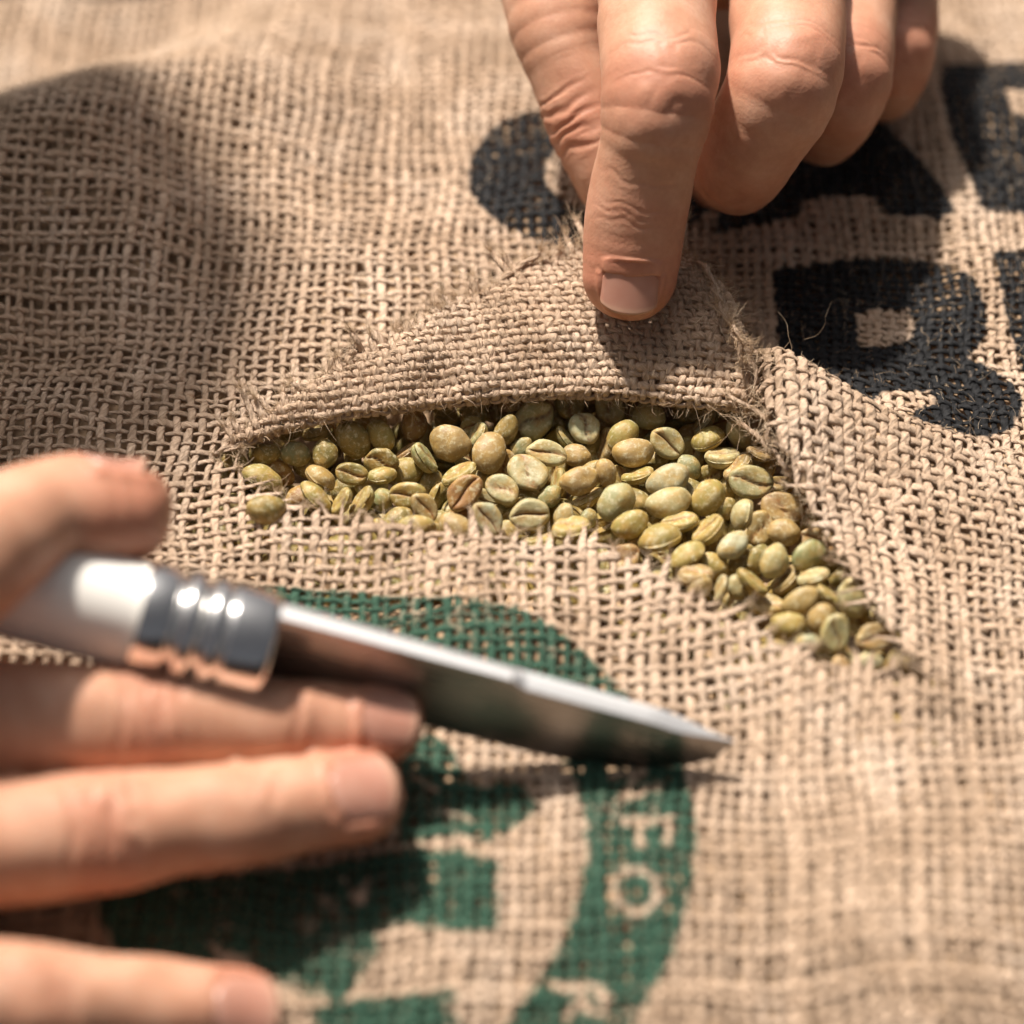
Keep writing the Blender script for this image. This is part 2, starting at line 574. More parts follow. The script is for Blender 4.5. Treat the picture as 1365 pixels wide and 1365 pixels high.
RING_OUT = [(180, 840), (260, 795), (350, 781), (450, 789), (560, 797), (640, 800), (690, 811), (740, 838), (790, 880), (830, 922), (875, 965), (905, 1010),
            (922, 1060), (928, 1110), (924, 1160), (915, 1210), (897, 1270), (865, 1330), (835, 1380), (780, 1440), (680, 1500), (540, 1530), (400, 1510),
            (270, 1440), (180, 1340), (130, 1220), (110, 1080), (125, 940)]
RING_IN = [(300, 920), (400, 905), (560, 900), (640, 915), (700, 952), (740, 1000), (765, 1040), (778, 1085), (782, 1135), (774, 1190), (752, 1250), (712, 1318),
           (670, 1375), (600, 1420), (520, 1435), (420, 1415), (330, 1350), (280, 1260), (262, 1140), (270, 1020)]
FROG = [z6([(395, 640), (400, 520), (430, 478), (488, 458), (540, 490), (562, 540), (590, 592), (640, 600), (692, 573), (742, 600), (782, 650), (742, 700), (680, 728),
            (630, 752), (560, 735), (470, 745), (400, 760)]),
        z6([(-200, 860), (0, 835), (200, 815), (420, 770), (560, 772), (610, 792), (668, 800), (668, 990), (560, 1000), (470, 992), (430, 972), (345, 990), (332, 1060),
            (280, 1140), (240, 1205), (120, 1165), (0, 1095), (-120, 1030), (-200, 960)]),
        z6([(150, 1215), (300, 1185), (550, 1158), (556, 1260), (400, 1330), (200, 1330)])]
FROG_CUT = [z6([(560, 730), (640, 765), (630, 790), (540, 745)]), z6([(245, 845), (275, 905), (300, 860), (325, 850), (300, 925), (265, 930)]),
            z6([(430, 560), (500, 600), (495, 612), (430, 575)]), z6([(520, 660), (600, 690), (600, 700), (515, 672)])]
STROKES = [  # seal lettering left bare, as pixel strokes
    z6([(985, 572), (1075, 552)]), z6([(1075, 552), (1000, 640)]), z6([(1000, 640), (1110, 600)]),
    z6([(1020, 700), (1145, 690)]), z6([(1062, 700), (1062, 765)]), z6([(1138, 692), (1140, 755)]),
    z6([(1048 + 62 * math.cos(a), 885 + 58 * math.sin(a)) for a in np.linspace(0, 2 * math.pi, 24)]),
    z6([(830, 1150), (930, 1150), (975, 1190), (960, 1230), (920, 1215), (890, 1165)]), z6([(860, 1230), (905, 1180)])]
BLACK_ADD = [px_poly(p) for p in BLACK_ADD]
BLACK_CUT = [px_poly(p) for p in BLACK_CUT]
RING_OUT, RING_IN = px_poly(RING_OUT), px_poly(RING_IN)
FROG = [px_poly(p) for p in FROG]
FROG_CUT = [px_poly(p) for p in FROG_CUT]
STROKES = [px_poly(p) for p in STROKES]
n_edge1 = Noise(21, 3.5, 2)
n_edge2 = Noise(22, 3.5, 2)

def inks(x, y):
    xx = x + 0.2 * n_edge1(x, y)
    yy = y + 0.2 * n_edge2(x, y)
    k = np.zeros(x.shape, bool)
    for p in BLACK_ADD:
        k |= inside_poly(xx, yy, p)
    for p in BLACK_CUT:
        k &= ~inside_poly(xx, yy, p)
    g = inside_poly(xx, yy, RING_OUT) & ~inside_poly(xx, yy, RING_IN)
    for p in STROKES:
        g &= dist_line(xx, yy, p) > 0.7
    for p in FROG:
        g |= inside_poly(xx, yy, p)
    for p in FROG_CUT:
        g &= ~inside_poly(xx, yy, p)
    return k.astype(float), g.astype(float)

# ------------------------------------------------------------------ the folded-back flap
NA = 240
rim3 = smooth1(polyline([[*at(x, y, 2.2)[:2], float(height(*at(x, y, 2.2)[:2], crest=False)) + 0.2] for x, y in RIM_PX], NA), 6)
EDGE = [(283, 600, 2.5), (340, 562, 4), (400, 522, 6.5), (450, 488, 8), (520, 452, 9.5), (590, 414, 10.5), (660, 378, 11.5), (720, 350, 12.5), (762, 338, 13),
        (840, 331, 14), (890, 334, 14.5), (930, 345, 15)]
edge3 = smooth1(polyline([at(*e) for e in EDGE], NA), 3)
# give each yarn of the rim its own stretch of the edge, keeping the tall corner under the fingertip
ra = np.linspace(0, 1, NA)
ea = np.interp(ra, [0, 0.25, 0.5, 0.75, 0.9, 1.0], [0, 0.25, 0.5, 0.76, 0.91, 1.0])
edge3 = np.stack([np.interp(ea, ra, edge3[:, k]) for k in range(3)], 1)
NV = 60
flap_len = np.zeros(NA)
flap_pts = np.zeros((NA, NV, 3))
for i in range(NA):
    r0, e = rim3[i], edge3[i]
    L = np.linalg.norm(e - r0)
    rho = min(1.7, 0.22 * L)
    pts = [r0 + np.array([0, 0.6 * rho, -0.1])]
    for a in np.linspace(-90, -260, 9):
        pts.append(r0 + np.array([0, rho * math.cos(R(a)), rho + rho * math.sin(R(a))]))
    p0 = pts[-1]
    d = e - p0
    for k in np.linspace(0.08, 1, 26):
        bul = math.sin(math.pi * k) * 0.10 * L
        pts.append(p0 + d * k + np.array([1.0 * sstep(0.6, 1.0, i / NA), -0.3, 0.75]) * bul * 1.1)
    pts = smooth1(np.array(pts), 2)
    dd = np.r_[0, np.cumsum(np.linalg.norm(np.diff(pts, axis=0), axis=1))]
    flap_len[i] = dd[-1]
    flap_pts[i] = polyline(pts, NV)
n_fl = Noise(31, 16, 2)
rim_d = np.r_[0, np.cumsum(np.linalg.norm(np.diff(rim3, axis=0), axis=1))]
RIM_L = rim_d[-1]

def flap(a, v):
    """a: mm along the rim, v: mm from the rim along the flap (may run a little past the cut edge)."""
    a = np.asarray(a, float)
    v = np.asarray(v, float)
    ia = np.clip(np.interp(a, rim_d, np.arange(NA)), 0, NA - 1.001)
    i0 = ia.astype(int)
    f = (ia - i0)[..., None]
    def col(i):
        w = v / flap_len[i] * (NV - 1)
        j = np.clip(w.astype(int), 0, NV - 2)
        g = (w - j)[..., None]
        return flap_pts[i, j] * (1 - g) + flap_pts[i, j + 1] * g
    P = col(i0) * (1 - f) + col(i0 + 1) * f
    n = n_fl(a, v)
    P[..., 2] += 0.5 * n * sstep(2, 8, v)
    P[..., 1] -= 0.3 * n * sstep(2, 8, v)
    return P

# ------------------------------------------------------------------ yarns
sack = empty("burlap_sack", "open-weave tan burlap sack with black lettering and green round seal, slit open", "sack")
SIDES = 6
all_pts = []            # (centre, normal, tangent) samples for loose fibres
cut_ends = []

def tube(P, N, rw, rh, end0, end1):
    """Closed yarn tube along P with frame normal N. Returns verts, quads, uv, side (+1 top .. -1 under)."""
    n = len(P)
    T = np.gradient(P, axis=0)
    T /= np.linalg.norm(T, axis=1)[:, None] + 1e-9
    B = np.cross(T, N)
    B /= np.linalg.norm(B, axis=1)[:, None] + 1e-9
    N2 = np.cross(B, T)
    sc = np.ones(n)
    if end0:
        sc[0] *= 0.35
        sc[1] *= 0.85
    if end1:
        sc[-1] *= 0.35
        sc[-2] *= 0.85
    ang = np.arange(SIDES) / SIDES * 2 * math.pi
    ca, sa = np.cos(ang), np.sin(ang)
    lump = 1 + rng.normal(0, 0.11, (n, SIDES, 1))
    V = P[:, None, :] + (B[:, None, :] * (ca[None, :, None] * (rw * sc)[:, None, None]) + N2[:, None, :] * (sa[None, :, None] * (rh * sc)[:, None, None])) * lump
    top = np.broadcast_to(sa, (n, SIDES))
    i = np.arange(n - 1)[:, None]
    j = np.arange(SIDES)[None, :]
    j2 = (j + 1) % SIDES
    F = np.stack(np.broadcast_arrays(i * SIDES + j, i * SIDES + j2, (i + 1) * SIDES + j2, (i + 1) * SIDES + j), -1).reshape(-1, 4)
    ln = np.r_[0, np.cumsum(np.linalg.norm(np.diff(P, axis=0), axis=1))]
    u0 = np.broadcast_to(j / SIDES, (n - 1, SIDES))
    u1 = np.broadcast_to((j + 1) / SIDES, (n - 1, SIDES))
    va = np.broadcast_to(ln[:-1, None], (n - 1, SIDES))
    vb = np.broadcast_to(ln[1:, None], (n - 1, SIDES))
    UV = np.stack([np.stack([u0, va], -1), np.stack([u1, va], -1), np.stack([u1, vb], -1), np.stack([u0, vb], -1)], 2).reshape(-1, 2)
    return V.reshape(-1, 3), F, UV, top.ravel()

_b = np.concatenate(BLACK_ADD)
PRINT_BOX = (_b.min(0) - 2, RING_OUT.max(0) + 2)
class Yarn:
    def __init__(self, name):
        self.name, self.V, self.F, self.U, self.K, self.G, self.n = name, [], [], [], [], [], 0
    def add(self, P, N, rw, rh, k, g, end0=True, end1=True, printed=False):
        V, F, U, top = tube(P, N, rw, rh, end0, end1)
        cover = sstep(-0.98, -0.5, top)
        self.V.append(V)
        self.F.append(F)
        self.U.append(U)
        kk, gg = np.repeat(k, SIDES), np.repeat(g, SIDES)
        near = (((V[:, 0] > PRINT_BOX[0][0]) & (V[:, 1] > PRINT_BOX[0][1])) | ((V[:, 0] < PRINT_BOX[1][0]) & (V[:, 1] < PRINT_BOX[1][1]))) if printed else np.zeros(len(V), bool)
        if near.any():
            kk[near], gg[near] = inks(V[near, 0], V[near, 1])
        self.K.append(kk * cover)
        self.G.append(gg * cover)
        self.n += len(V)
    def build(self):
        for V, F, U, K, G in zip(self.V, self.F, self.U, self.K, self.G):      # each cut length is a piece of its own
            mesh_np(self.name, V, F, M_JUTE, sack, uv=U, attrs={"ink_black": K, "ink_green": G})

def frame_normals(fn, a, b, e=0.4):
    du = fn(a + e, b) - fn(a - e, b)
    dv = fn(a, b + e) - fn(a, b - e)
    n = np.cross(du, dv)
    return n / (np.linalg.norm(n, axis=-1)[..., None] + 1e-9)

def runs(mask):
    idx = np.flatnonzero(mask)
    if not len(idx):
        return []
    br = np.flatnonzero(np.diff(idx) > 1)
    st = np.r_[idx[0], idx[br + 1]]
    en = np.r_[idx[br], idx[-1]]
    return [(a, b + 1) for a, b in zip(st, en) if b - a >= 3]

S0, S1 = -128.0, 138.0
T0, T1 = -142.0, 205.0
s_line, t_line = [S0], [T0]
while s_line[-1] < S1:                      # the cloth is gathered tighter beside the far end of the slit
    s_line.append(s_line[-1] + SP * (1 - 0.17 * sstep(32, 52, s_line[-1]) * (1 - sstep(88, 112, s_line[-1]))))
while t_line[-1] < T1:
    t_line.append(t_line[-1] + SP * (1.03 - 0.06 * sstep(-50, -10, t_line[-1]) * (1 - sstep(40, 80, t_line[-1]))))
NS, NT = len(s_line), len(t_line)
s_line = np.array(s_line) + rng.normal(0, 0.20, NS)
t_line = np.array(t_line) + rng.normal(0, 0.20, NT)
SUB = 4
AMP = 0.36
n_wob = Noise(41, 14, 2)
n_rad = Noise(42, 9, 2)

def along(lines):
    """Samples along a yarn, SUB per crossing, with crossing number m."""
    m = np.arange((len(lines) - 1) * SUB + 1) / SUB
    return m, np.interp(m, np.arange(len(lines)), lines)

def tightness(P):
    """Cloth packs tighter and thicker where it is pulled (right of the slit, lower lip)."""
    d = np.hypot(P[:, 0] - PULL[0] - 14, (P[:, 1] - PULL[1] + 14))
    d2 = dist_line(P[:, 0], P[:, 1], LOW3)
    return 1 + 0.28 * np.exp(-(d / 36) ** 2) + 0.20 * np.exp(-(d2 / 16) ** 2) * sstep(-40, 10, P[:, 0]) + 0.20 * sstep(-20, -60, P[:, 1]) + 0.14 * sstep(40, 100, P[:, 1])

def weave_yarn(name, i, lines_across, is_warp, fixed):
    y = Yarn(name)
    m, c = along(lines_across)
    f = np.full(len(c), fixed) + 0.22 * n_wob(c, np.full(len(c), i * 7.3 + (0 if is_warp else 500)))
    fn = (lambda a, b: cloth(a, b)) if is_warp else (lambda a, b: cloth(b, a))
    s, t = (f, c) if is_warp else (c, f)
    P = cloth(s, t)
    N = frame_normals(cloth, s, t)
    sg = 1 if is_warp else -1
    k, g = inks(P[:, 0], P[:, 1])
    yr = rng.uniform(0.72, 1.25)
    slub = 1 + 0.16 * n_rad(c, np.full(len(c), i * 5.1 + (0 if is_warp else 300))) + 0.35 * np.exp(-((c - rng.uniform(-400, 400)) / 5) ** 2)
    tg = tightness(P)
    off = sg * (0.25 + 0.06 * (tg - 1)) * np.cos(math.pi * (m + i))
    rw = (0.70 if is_warp else 0.66) * yr * slub * tg
    rh = 0.30 * np.sqrt(yr * slub) * np.ones(len(c)) * tg
    hole = inside_poly(P[:, 0], P[:, 1], OPEN)
    P = P + N * off[:, None]
    for a, b in runs(~hole):
        q, nn = P[a:b].copy(), N[a:b]
        # ragged ends where the knife went through
        for end in (0, -1):
            if (end == 0 and a > 0) or (end == -1 and b < len(c)):
                d = q[end] - q[1 if end == 0 else -2]
                dn = d / (np.linalg.norm(d) + 1e-9)
                near_rim = dist_line(q[end][0:1], q[end][1:2], rim_xy)[0] < 2.0 and is_warp
                ext = 0.3 if near_rim else max(0.0, rng.normal(1.3, 1.1)) + (rng.uniform(1.2, 3.0) if rng.uniform() < 0.35 else 0)
                extra = q[end] + dn * ext + np.array([*(rng.normal(0, 0.35, 2)), rng.uniform(-0.2, 0.55)]) * min(2.2, ext)
                q = np.vstack([[extra], q]) if end == 0 else np.vstack([q, [extra]])
                nn = np.vstack([nn[:1], nn]) if end == 0 else np.vstack([nn, nn[-1:]])
                if not near_rim:
                    cut_ends.append((extra, dn, 0.9))
        na, nb = len(q) - (b - a), 0
        sel = np.clip(np.arange(len(q)) + a - (1 if (a > 0) else 0), 0, len(c) - 1)
        y.add(q, nn, rw[sel], rh[sel], k[sel], g[sel], printed=True)
        if len(q) > 6:
            TT = np.gradient(q, axis=0)
            all_pts.append(np.concatenate([q[1:-1], nn[1:-1], TT[1:-1], k[sel][1:-1, None], g[sel][1:-1, None]], 1))
    return y

warps, wefts = {}, {}
for i in range(NS):
    warps[i] = weave_yarn("warp_yarn", i, t_line, True, s_line[i])
for j in range(NT):
    wefts[j] = weave_yarn("weft_yarn", j, s_line, False, t_line[j])

# flap yarns: the warps carry on round the rolled rim, the wefts are short lengths cut at both ends
FSP = 1.75
nfa = int(RIM_L / FSP)
fa_line = np.arange(nfa) * FSP + 0.8
max_len = flap_len.max()
nfv = int(max_len / FSP) + 1
fv_line = 0.8 + np.arange(nfv) * FSP
n_fw = Noise(43, 10, 2)
flap_pts_list = []
for i in range(nfa):
    Lh = np.interp(fa_line[i], rim_d, flap_len)
    if Lh < 2.5:
        continue
    over = max(0.2, rng.normal(1.7, 1.4)) + (rng.uniform(2, 4.5) if rng.uniform() < 0.16 else 0)
    v = np.arange(0, Lh + over, FSP / SUB)
    if len(v) < 6:
        continue
    m = (v - fv_line[0]) / FSP
    a = fa_line[i] + 0.25 * n_fw(v, np.full(len(v), i * 3.7))
    P = flap(a, v)
    N = frame_normals(flap, a, v, 0.5)
    P = P + N * (-AMP * 0.85 * np.cos(math.pi * (m + i)))[:, None]
    tail = np.clip(v - Lh, 0, None)[:, None]
    P = P + tail * np.array([[rng.normal(0, 0.45), rng.normal(0, 0.3), rng.uniform(0.1, 0.8)]])
    nearest = int(np.argmin(np.abs(s_line - np.interp(fa_line[i], rim_d, rim3[:, 0]))))
    r = 0.74 * rng.uniform(0.8, 1.2) * (1 + 0.14 * n_rad(v, np.full(len(v), i * 2.2)))
    zero = np.zeros(len(v))
    warps[nearest].add(P, N, r, 0.43 * np.ones(len(v)), zero, zero, False, True)
    d = P[-1] - P[-2]
    cut_ends.append((P[-1], d / np.linalg.norm(d), 1.9))
    TT = np.gradient(P, axis=0)
    flap_pts_list.append(np.concatenate([P, N, TT, zero[:, None], zero[:, None]], 1))
flap_wefts = []
for j in range(nfv):
    y = Yarn("weft_yarn")
    a = np.arange(0, RIM_L, FSP / SUB)
    Lh = np.interp(a, rim_d, flap_len)
    ok = Lh > fv_line[j] + 0.3
    m = (a - fa_line[0]) / FSP
    v = fv_line[j] + 0.22 * n_fw(a, np.full(len(a), 90 + j * 3.1))
    P = flap(a, v)
    N = frame_normals(flap, a, v, 0.5)
    P = P + N * (AMP * 0.85 * np.cos(math.pi * (m + j)))[:, None]
    r = 0.70 * rng.uniform(0.8, 1.2) * (1 + 0.16 * n_rad(a, np.full(len(a), j * 4.2)))
    zero = np.zeros(len(a))
    for p, q in runs(ok):
        y.add(P[p:q], N[p:q], r[p:q], 0.43 * np.ones(q - p), zero[p:q], zero[p:q])
        for e, f2 in ((p, p + 1), (q - 1, q - 2)):
            d = P[e] - P[f2]
            cut_ends.append((P[e], d / np.linalg.norm(d), 0.8))
        TT = np.gradient(P, axis=0)
        flap_pts_list.append(np.concatenate([P, N, TT, zero[:, None], zero[:, None]], 1)[p:q])
    flap_wefts.append(y)
torn = Yarn("weft_yarn")
def loose(pts, r, jig=0.5):
    P = smooth1(polyline([at(*p) for p in pts], 26), 3) + smooth1(rng.normal(0, jig, (26, 3)), 2)
    N = np.tile(np.array([[0.1, -0.55, 0.83]]), (26, 1))
    z = np.zeros(26)
    torn.add(P, N, r * (1 + 0.2 * np.sin(np.arange(26) * 0.9 + rng.uniform(0, 6))), 0.8 * r * np.ones(26), z, z)
    for e, f2 in ((0, 1), (-1, -2)):
        d = P[e] - P[f2]
        cut_ends.append((P[e], d / np.linalg.norm(d), 1.6))
    for q in range(2, 24, 2):
        cut_ends.append((P[q], rng.normal(0, 1, 3) * 0.7 + np.array([0.3, 0.0, 0.7]), 0.8))
loose([(932, 346, 16), (952, 380, 17), (970, 420, 16), (986, 462, 13.5), (998, 505, 10), (1006, 545, 5)], 0.5, 0.7)
loose([(938, 352, 16), (960, 392, 16.5), (978, 430, 15), (994, 475, 13), (1006, 515, 10)], 0.45, 0.8)
loose([(958, 395, 17), (976, 436, 16), (984, 470, 14), (998, 500, 11)], 0.4, 0.8)
loose([(970, 430, 16.5), (988, 452, 15.5), (1010, 474, 14)], 0.4, 0.6)
loose([(968, 527, 8), (990, 538, 8.5), (1015, 556, 8), (1045, 580, 7), (1062, 602, 5)], 0.42, 0.3)
loose([(985, 560, 5), (1008, 580, 5.5), (1032, 604, 5), (1050, 628, 4)], 0.5, 0.3)
loose([(1022, 540, 9), (1025, 565, 8), (1021, 596, 6)], 0.4, 0.3)
for d in (warps, wefts, {0: torn}):
    for q in d.values():
        q.build()
for y in flap_wefts:
    y.build()

# ------------------------------------------------------------------ loose jute fibres (fuzz and fray)
def fibres(name, starts, dirs, lengths, radii, curl, segs=4):
    n = len(starts)
    P = np.zeros((n, segs + 1, 3))
    P[:, 0] = starts
    d = dirs / (np.linalg.norm(dirs, axis=1)[:, None] + 1e-9)
    bend = rng.normal(0, 1, (n, 3)) * curl
    for k in range(segs):
        P[:, k + 1] = P[:, k] + d * (lengths / segs)[:, None]
        d = d + bend / segs + rng.normal(0, 0.18, (n, 3))
        d /= np.linalg.norm(d, axis=1)[:, None]
    T = np.gradient(P, axis=1)
    T /= np.linalg.norm(T, axis=2)[..., None] + 1e-9
    up = np.broadcast_to(np.array([0.31, 0.52, 0.79]), T.shape)
    B = np.cross(T, up)
    B /= np.linalg.norm(B, axis=2)[..., None] + 1e-9
    C = np.cross(T, B)
    taper = np.linspace(1, 0.35, segs + 1)[None, :, None]
    V = np.zeros((n, segs + 1, 3, 3))
    for q in range(3):
        an = q * 2 * math.pi / 3
        V[:, :, q] = P + (B * math.cos(an) + C * math.sin(an)) * radii[:, None, None] * taper
    base = (np.arange(n) * (segs + 1) * 3)[:, None, None]
    k = np.arange(segs)[None, :, None]
    q = np.arange(3)[None, None, :]
    q2 = (q + 1) % 3
    F = np.stack(np.broadcast_arrays(base + k * 3 + q, base + k * 3 + q2, base + (k + 1) * 3 + q2, base + (k + 1) * 3 + q), -1).reshape(-1, 4)
    o = mesh_np(name, V.reshape(-1, 3), F, M_FIBRE, sack)
    o["kind"] = "stuff"
    return o

AP = np.concatenate(all_pts)
vis_x, vis_y = proj(AP[:, :3])
AP = AP[(vis_x > -60) & (vis_x < 1425) & (vis_y > -60) & (vis_y < 1425)]
FP = np.concatenate(flap_pts_list)
ns_ = 20000
pick = AP[rng.integers(0, len(AP), ns_)]
pf = FP[rng.integers(0, len(FP), 4200)]
pk = np.concatenate([pick, pf])
keep = rng.uniform(0, 1, len(pk)) > 0.55 * np.maximum(pk[:, 9], pk[:, 10])
pk = pk[keep]
dirs = pk[:, 6:9] / (np.linalg.norm(pk[:, 6:9], axis=1)[:, None] + 1e-9) * rng.choice([-1, 1], len(pk))[:, None] * 0.9 + pk[:, 3:6] * rng.uniform(0.05, 0.75, len(pk))[:, None] + rng.normal(0, 0.35, (len(pk), 3))
fibres("loose_fibres", pk[:, :3] + pk[:, 3:6] * 0.35, dirs, rng.gamma(2.6, 0.75, len(pk)), rng.uniform(0.025, 0.065, len(pk)), 0.9, 3)
st, dr, le, ra_ = [], [], [], []
for p, d, q in cut_ends:
    for _ in range(int(18 * q)):
        st.append(p - d * rng.uniform(0, 0.8) + rng.normal(0, 0.28, 3))
        dr.append(d + rng.normal(0, 0.55, 3) + np.array([0, 0, 0.15]))
        le.append(rng.gamma(2.2, 0.75) * (0.7 + 0.35 * q))
        ra_.append(rng.uniform(0.03, 0.085))
fibres("frayed_ends", np.array(st), np.array(dr), np.array(le), np.array(ra_), 0.6)
# a few long strays at the tear
lp = [(985, 545, 6), (1000, 540, 6), (1010, 560, 5), (960, 545, 5), (945, 430, 16), (960, 420, 16), (590, 410, 14.5), (640, 385, 15.5), (470, 480, 10.5), (1050, 470, 13), (1090, 500, 11.5), (760, 330, 17), (905, 335, 18)]
st, dr, le = [], [], []
for x, y, z in lp:
    for _ in range(5):
        st.append(at(x, y, z) + rng.normal(0, 1.2, 3))
        dr.append(rng.normal(0, 1, 3) + np.array([0.2, -0.1, 0.5]))
        le.append(rng.uniform(5, 13))
fibres("stray_fibres", np.array(st), np.array(dr), np.array(le), rng.uniform(0.03, 0.06, len(st)), 1.3, 9)

# ------------------------------------------------------------------ outer cloth beyond the built weave, and the fill beneath
def grid_mesh(name, xs, ys, zf, mat, parent=None, drop=None):
    X, Y = np.meshgrid(xs, ys, indexing='ij')
    Z = zf(X, Y)
    V = np.stack([X, Y, Z], -1).reshape(-1, 3)
    nx, ny = len(xs), len(ys)
    i, j = np.meshgrid(np.arange(nx - 1), np.arange(ny - 1), indexing='ij')
    F = np.stack([i * ny + j, (i + 1) * ny + j, (i + 1) * ny + j + 1, i * ny + j + 1], -1)
    if drop is not None:
        cx, cy = (X[:-1, :-1] + X[1:, 1:]) / 2, (Y[:-1, :-1] + Y[1:, 1:]) / 2
        F = F[~drop(cx, cy)]
    return mesh_np(name, V, F.reshape(-1, 4), mat, parent)

grid_mesh("outer_cloth", np.linspace(-330, 330, 111), np.linspace(-300, 700, 168), lambda x, y: height(x, y) - 1.2, M_SKIRT, sack,
          lambda x, y: (x > S0 + 5) & (x < S1 - 7) & (y > T0 + 6) & (y < T1 - 8))
def bed_z(x, y):
    d = inside_poly(x, y, OPEN)
    dl = np.minimum(dist_line(x, y, rim_xy), np.minimum(dist_line(x, y, right_xy), dist_line(x, y, low_xy)))
    depth = np.where(d, 13, 13 - 10.9 * sstep(4, 22, dl))
    return height(x, y, crest=False) - depth
bed = grid_mesh("bean_fill", np.linspace(-128, 134, 130), np.linspace(-142, 186, 150), bed_z, M_BED)
bed["kind"] = "stuff"
bed["label"] = "dark mass of coffee beans filling the sack beneath the weave"
bed["category"] = "beans"
#PART2
# ------------------------------------------------------------------ coffee beans
def bean_mesh(name, a, b, c, c2, groove, sway, seed, nu=16, nv=15, dent=0.0):
    """Half-ellipsoid bean: rounded back (+z), flat face (-z) with a curved furrow."""
    g = np.random.default_rng(seed)
    nz = Noise(seed, 5.0, 3)
    u = np.linspace(-1, 1, nu)
    vp = np.array([0, 0.055, 0.13, 0.28, 0.5, 0.7, 0.84, 0.93, 0.98, 1.0]) if nv > 10 else np.array([0, 0.1, 0.4, 0.75, 0.93, 1.0])
    v = np.r_[-vp[:0:-1], vp]
    nv = len(v)
    X = a * np.sin(u * math.pi / 2)
    V, C, Lp = [], [], []
    def sheet(face):
        for x in X:
            w = b * math.sqrt(max(1e-4, 1 - (x / a) ** 2)) if abs(x) < a * 0.9999 else 0.04 * b
            for vv in v:
                y = w * vv
                q = max(0.0, 1 - (x / a) ** 2 - (y / b) ** 2)
                if face == 0:
                    z = c * q ** 0.5
                    V.append((x, y, z)); C.append(0.0); Lp.append(0.0)
                else:
                    z = -c2 * min(1, q / 0.30) ** 0.5
                    s = 1.9 * sway * math.sin(x / a * 2.6) * b
                    k = max(0, 1 - (x / a) ** 4)
                    gd = math.exp(-((y - s) / (0.22)) ** 2) * k
                    wd = math.exp(-((y - s) / (1.1)) ** 2) * k
                    z += 0.8 * groove * gd + 0.20 * groove * wd
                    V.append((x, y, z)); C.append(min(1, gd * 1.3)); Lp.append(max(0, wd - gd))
    sheet(0)
    sheet(1)
    V = np.array(V)
    n = nz(V[:, 0], V[:, 1], V[:, 2])
    r = 1 + 0.045 * n
    V = V * r[:, None]
    V[:, 1] += 0.03 * a * (V[:, 0] / a) ** 2 * g.choice([-1, 1]) * 3
    V[:, 2] -= 0.05 * V[:, 0] ** 2 / a
    if dent:
        V[:, 2] -= dent * np.exp(-((V[:, 0] - a * 0.4) ** 2 + V[:, 1] ** 2) / 2.5) * (V[:, 2] > 0)
    N1 = nu * nv
    F = []
    for i in range(nu - 1):
        for j in range(nv - 1):
            p = i * nv + j
            F.append((p, p + nv, p + nv + 1, p + 1))
            F.append((N1 + p, N1 + p + 1, N1 + p + nv + 1, N1 + p + nv))
    # rim joining the two sheets
    for i in range(nu - 1):
        for j, fl in ((0, 0), (nv - 1, 1)):
            p, q = i * nv + j, (i + 1) * nv + j
            F.append((p, N1 + p, N1 + q, q) if fl == 0 else (p, q, N1 + q, N1 + p))
    for i, fl in ((0, 1), (nu - 1, 0)):
        for j in range(nv - 1):
            p, q = i * nv + j, i * nv + j + 1
            F.append((p, N1 + p, N1 + q, q) if fl == 0 else (p, q, N1 + q, N1 + p))
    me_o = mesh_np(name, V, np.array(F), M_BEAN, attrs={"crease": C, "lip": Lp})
    me = me_o.data
    bpy.data.objects.remove(me_o)
    return me

BM = [bean_mesh("coffee_bean", 4.6, 3.45, 2.55, 1.35, 0.95, 0.10, 1), bean_mesh("coffee_bean", 4.6, 3.3, 2.75, 1.2, 0.8, -0.16, 2),
      bean_mesh("coffee_bean", 4.6, 3.7, 2.45, 1.45, 1.1, 0.2, 3), bean_mesh("coffee_bean", 4.6, 3.15, 2.35, 1.1, 0.7, -0.06, 4, dent=0.5),
      bean_mesh("coffee_bean", 4.6, 3.55, 2.9, 1.3, 0.9, 0.05, 5), bean_mesh("coffee_bean", 4.6, 3.4, 2.2, 1.0, 1.0, 0.28, 6, dent=-0.4)]
BM_LOW = [bean_mesh("coffee_bean", 4.6, 3.45, 2.55, 1.35, 0.95, 0.10, 1, 9, 8), bean_mesh("coffee_bean", 4.6, 3.3, 2.75, 1.2, 0.8, -0.16, 2, 9, 8)]

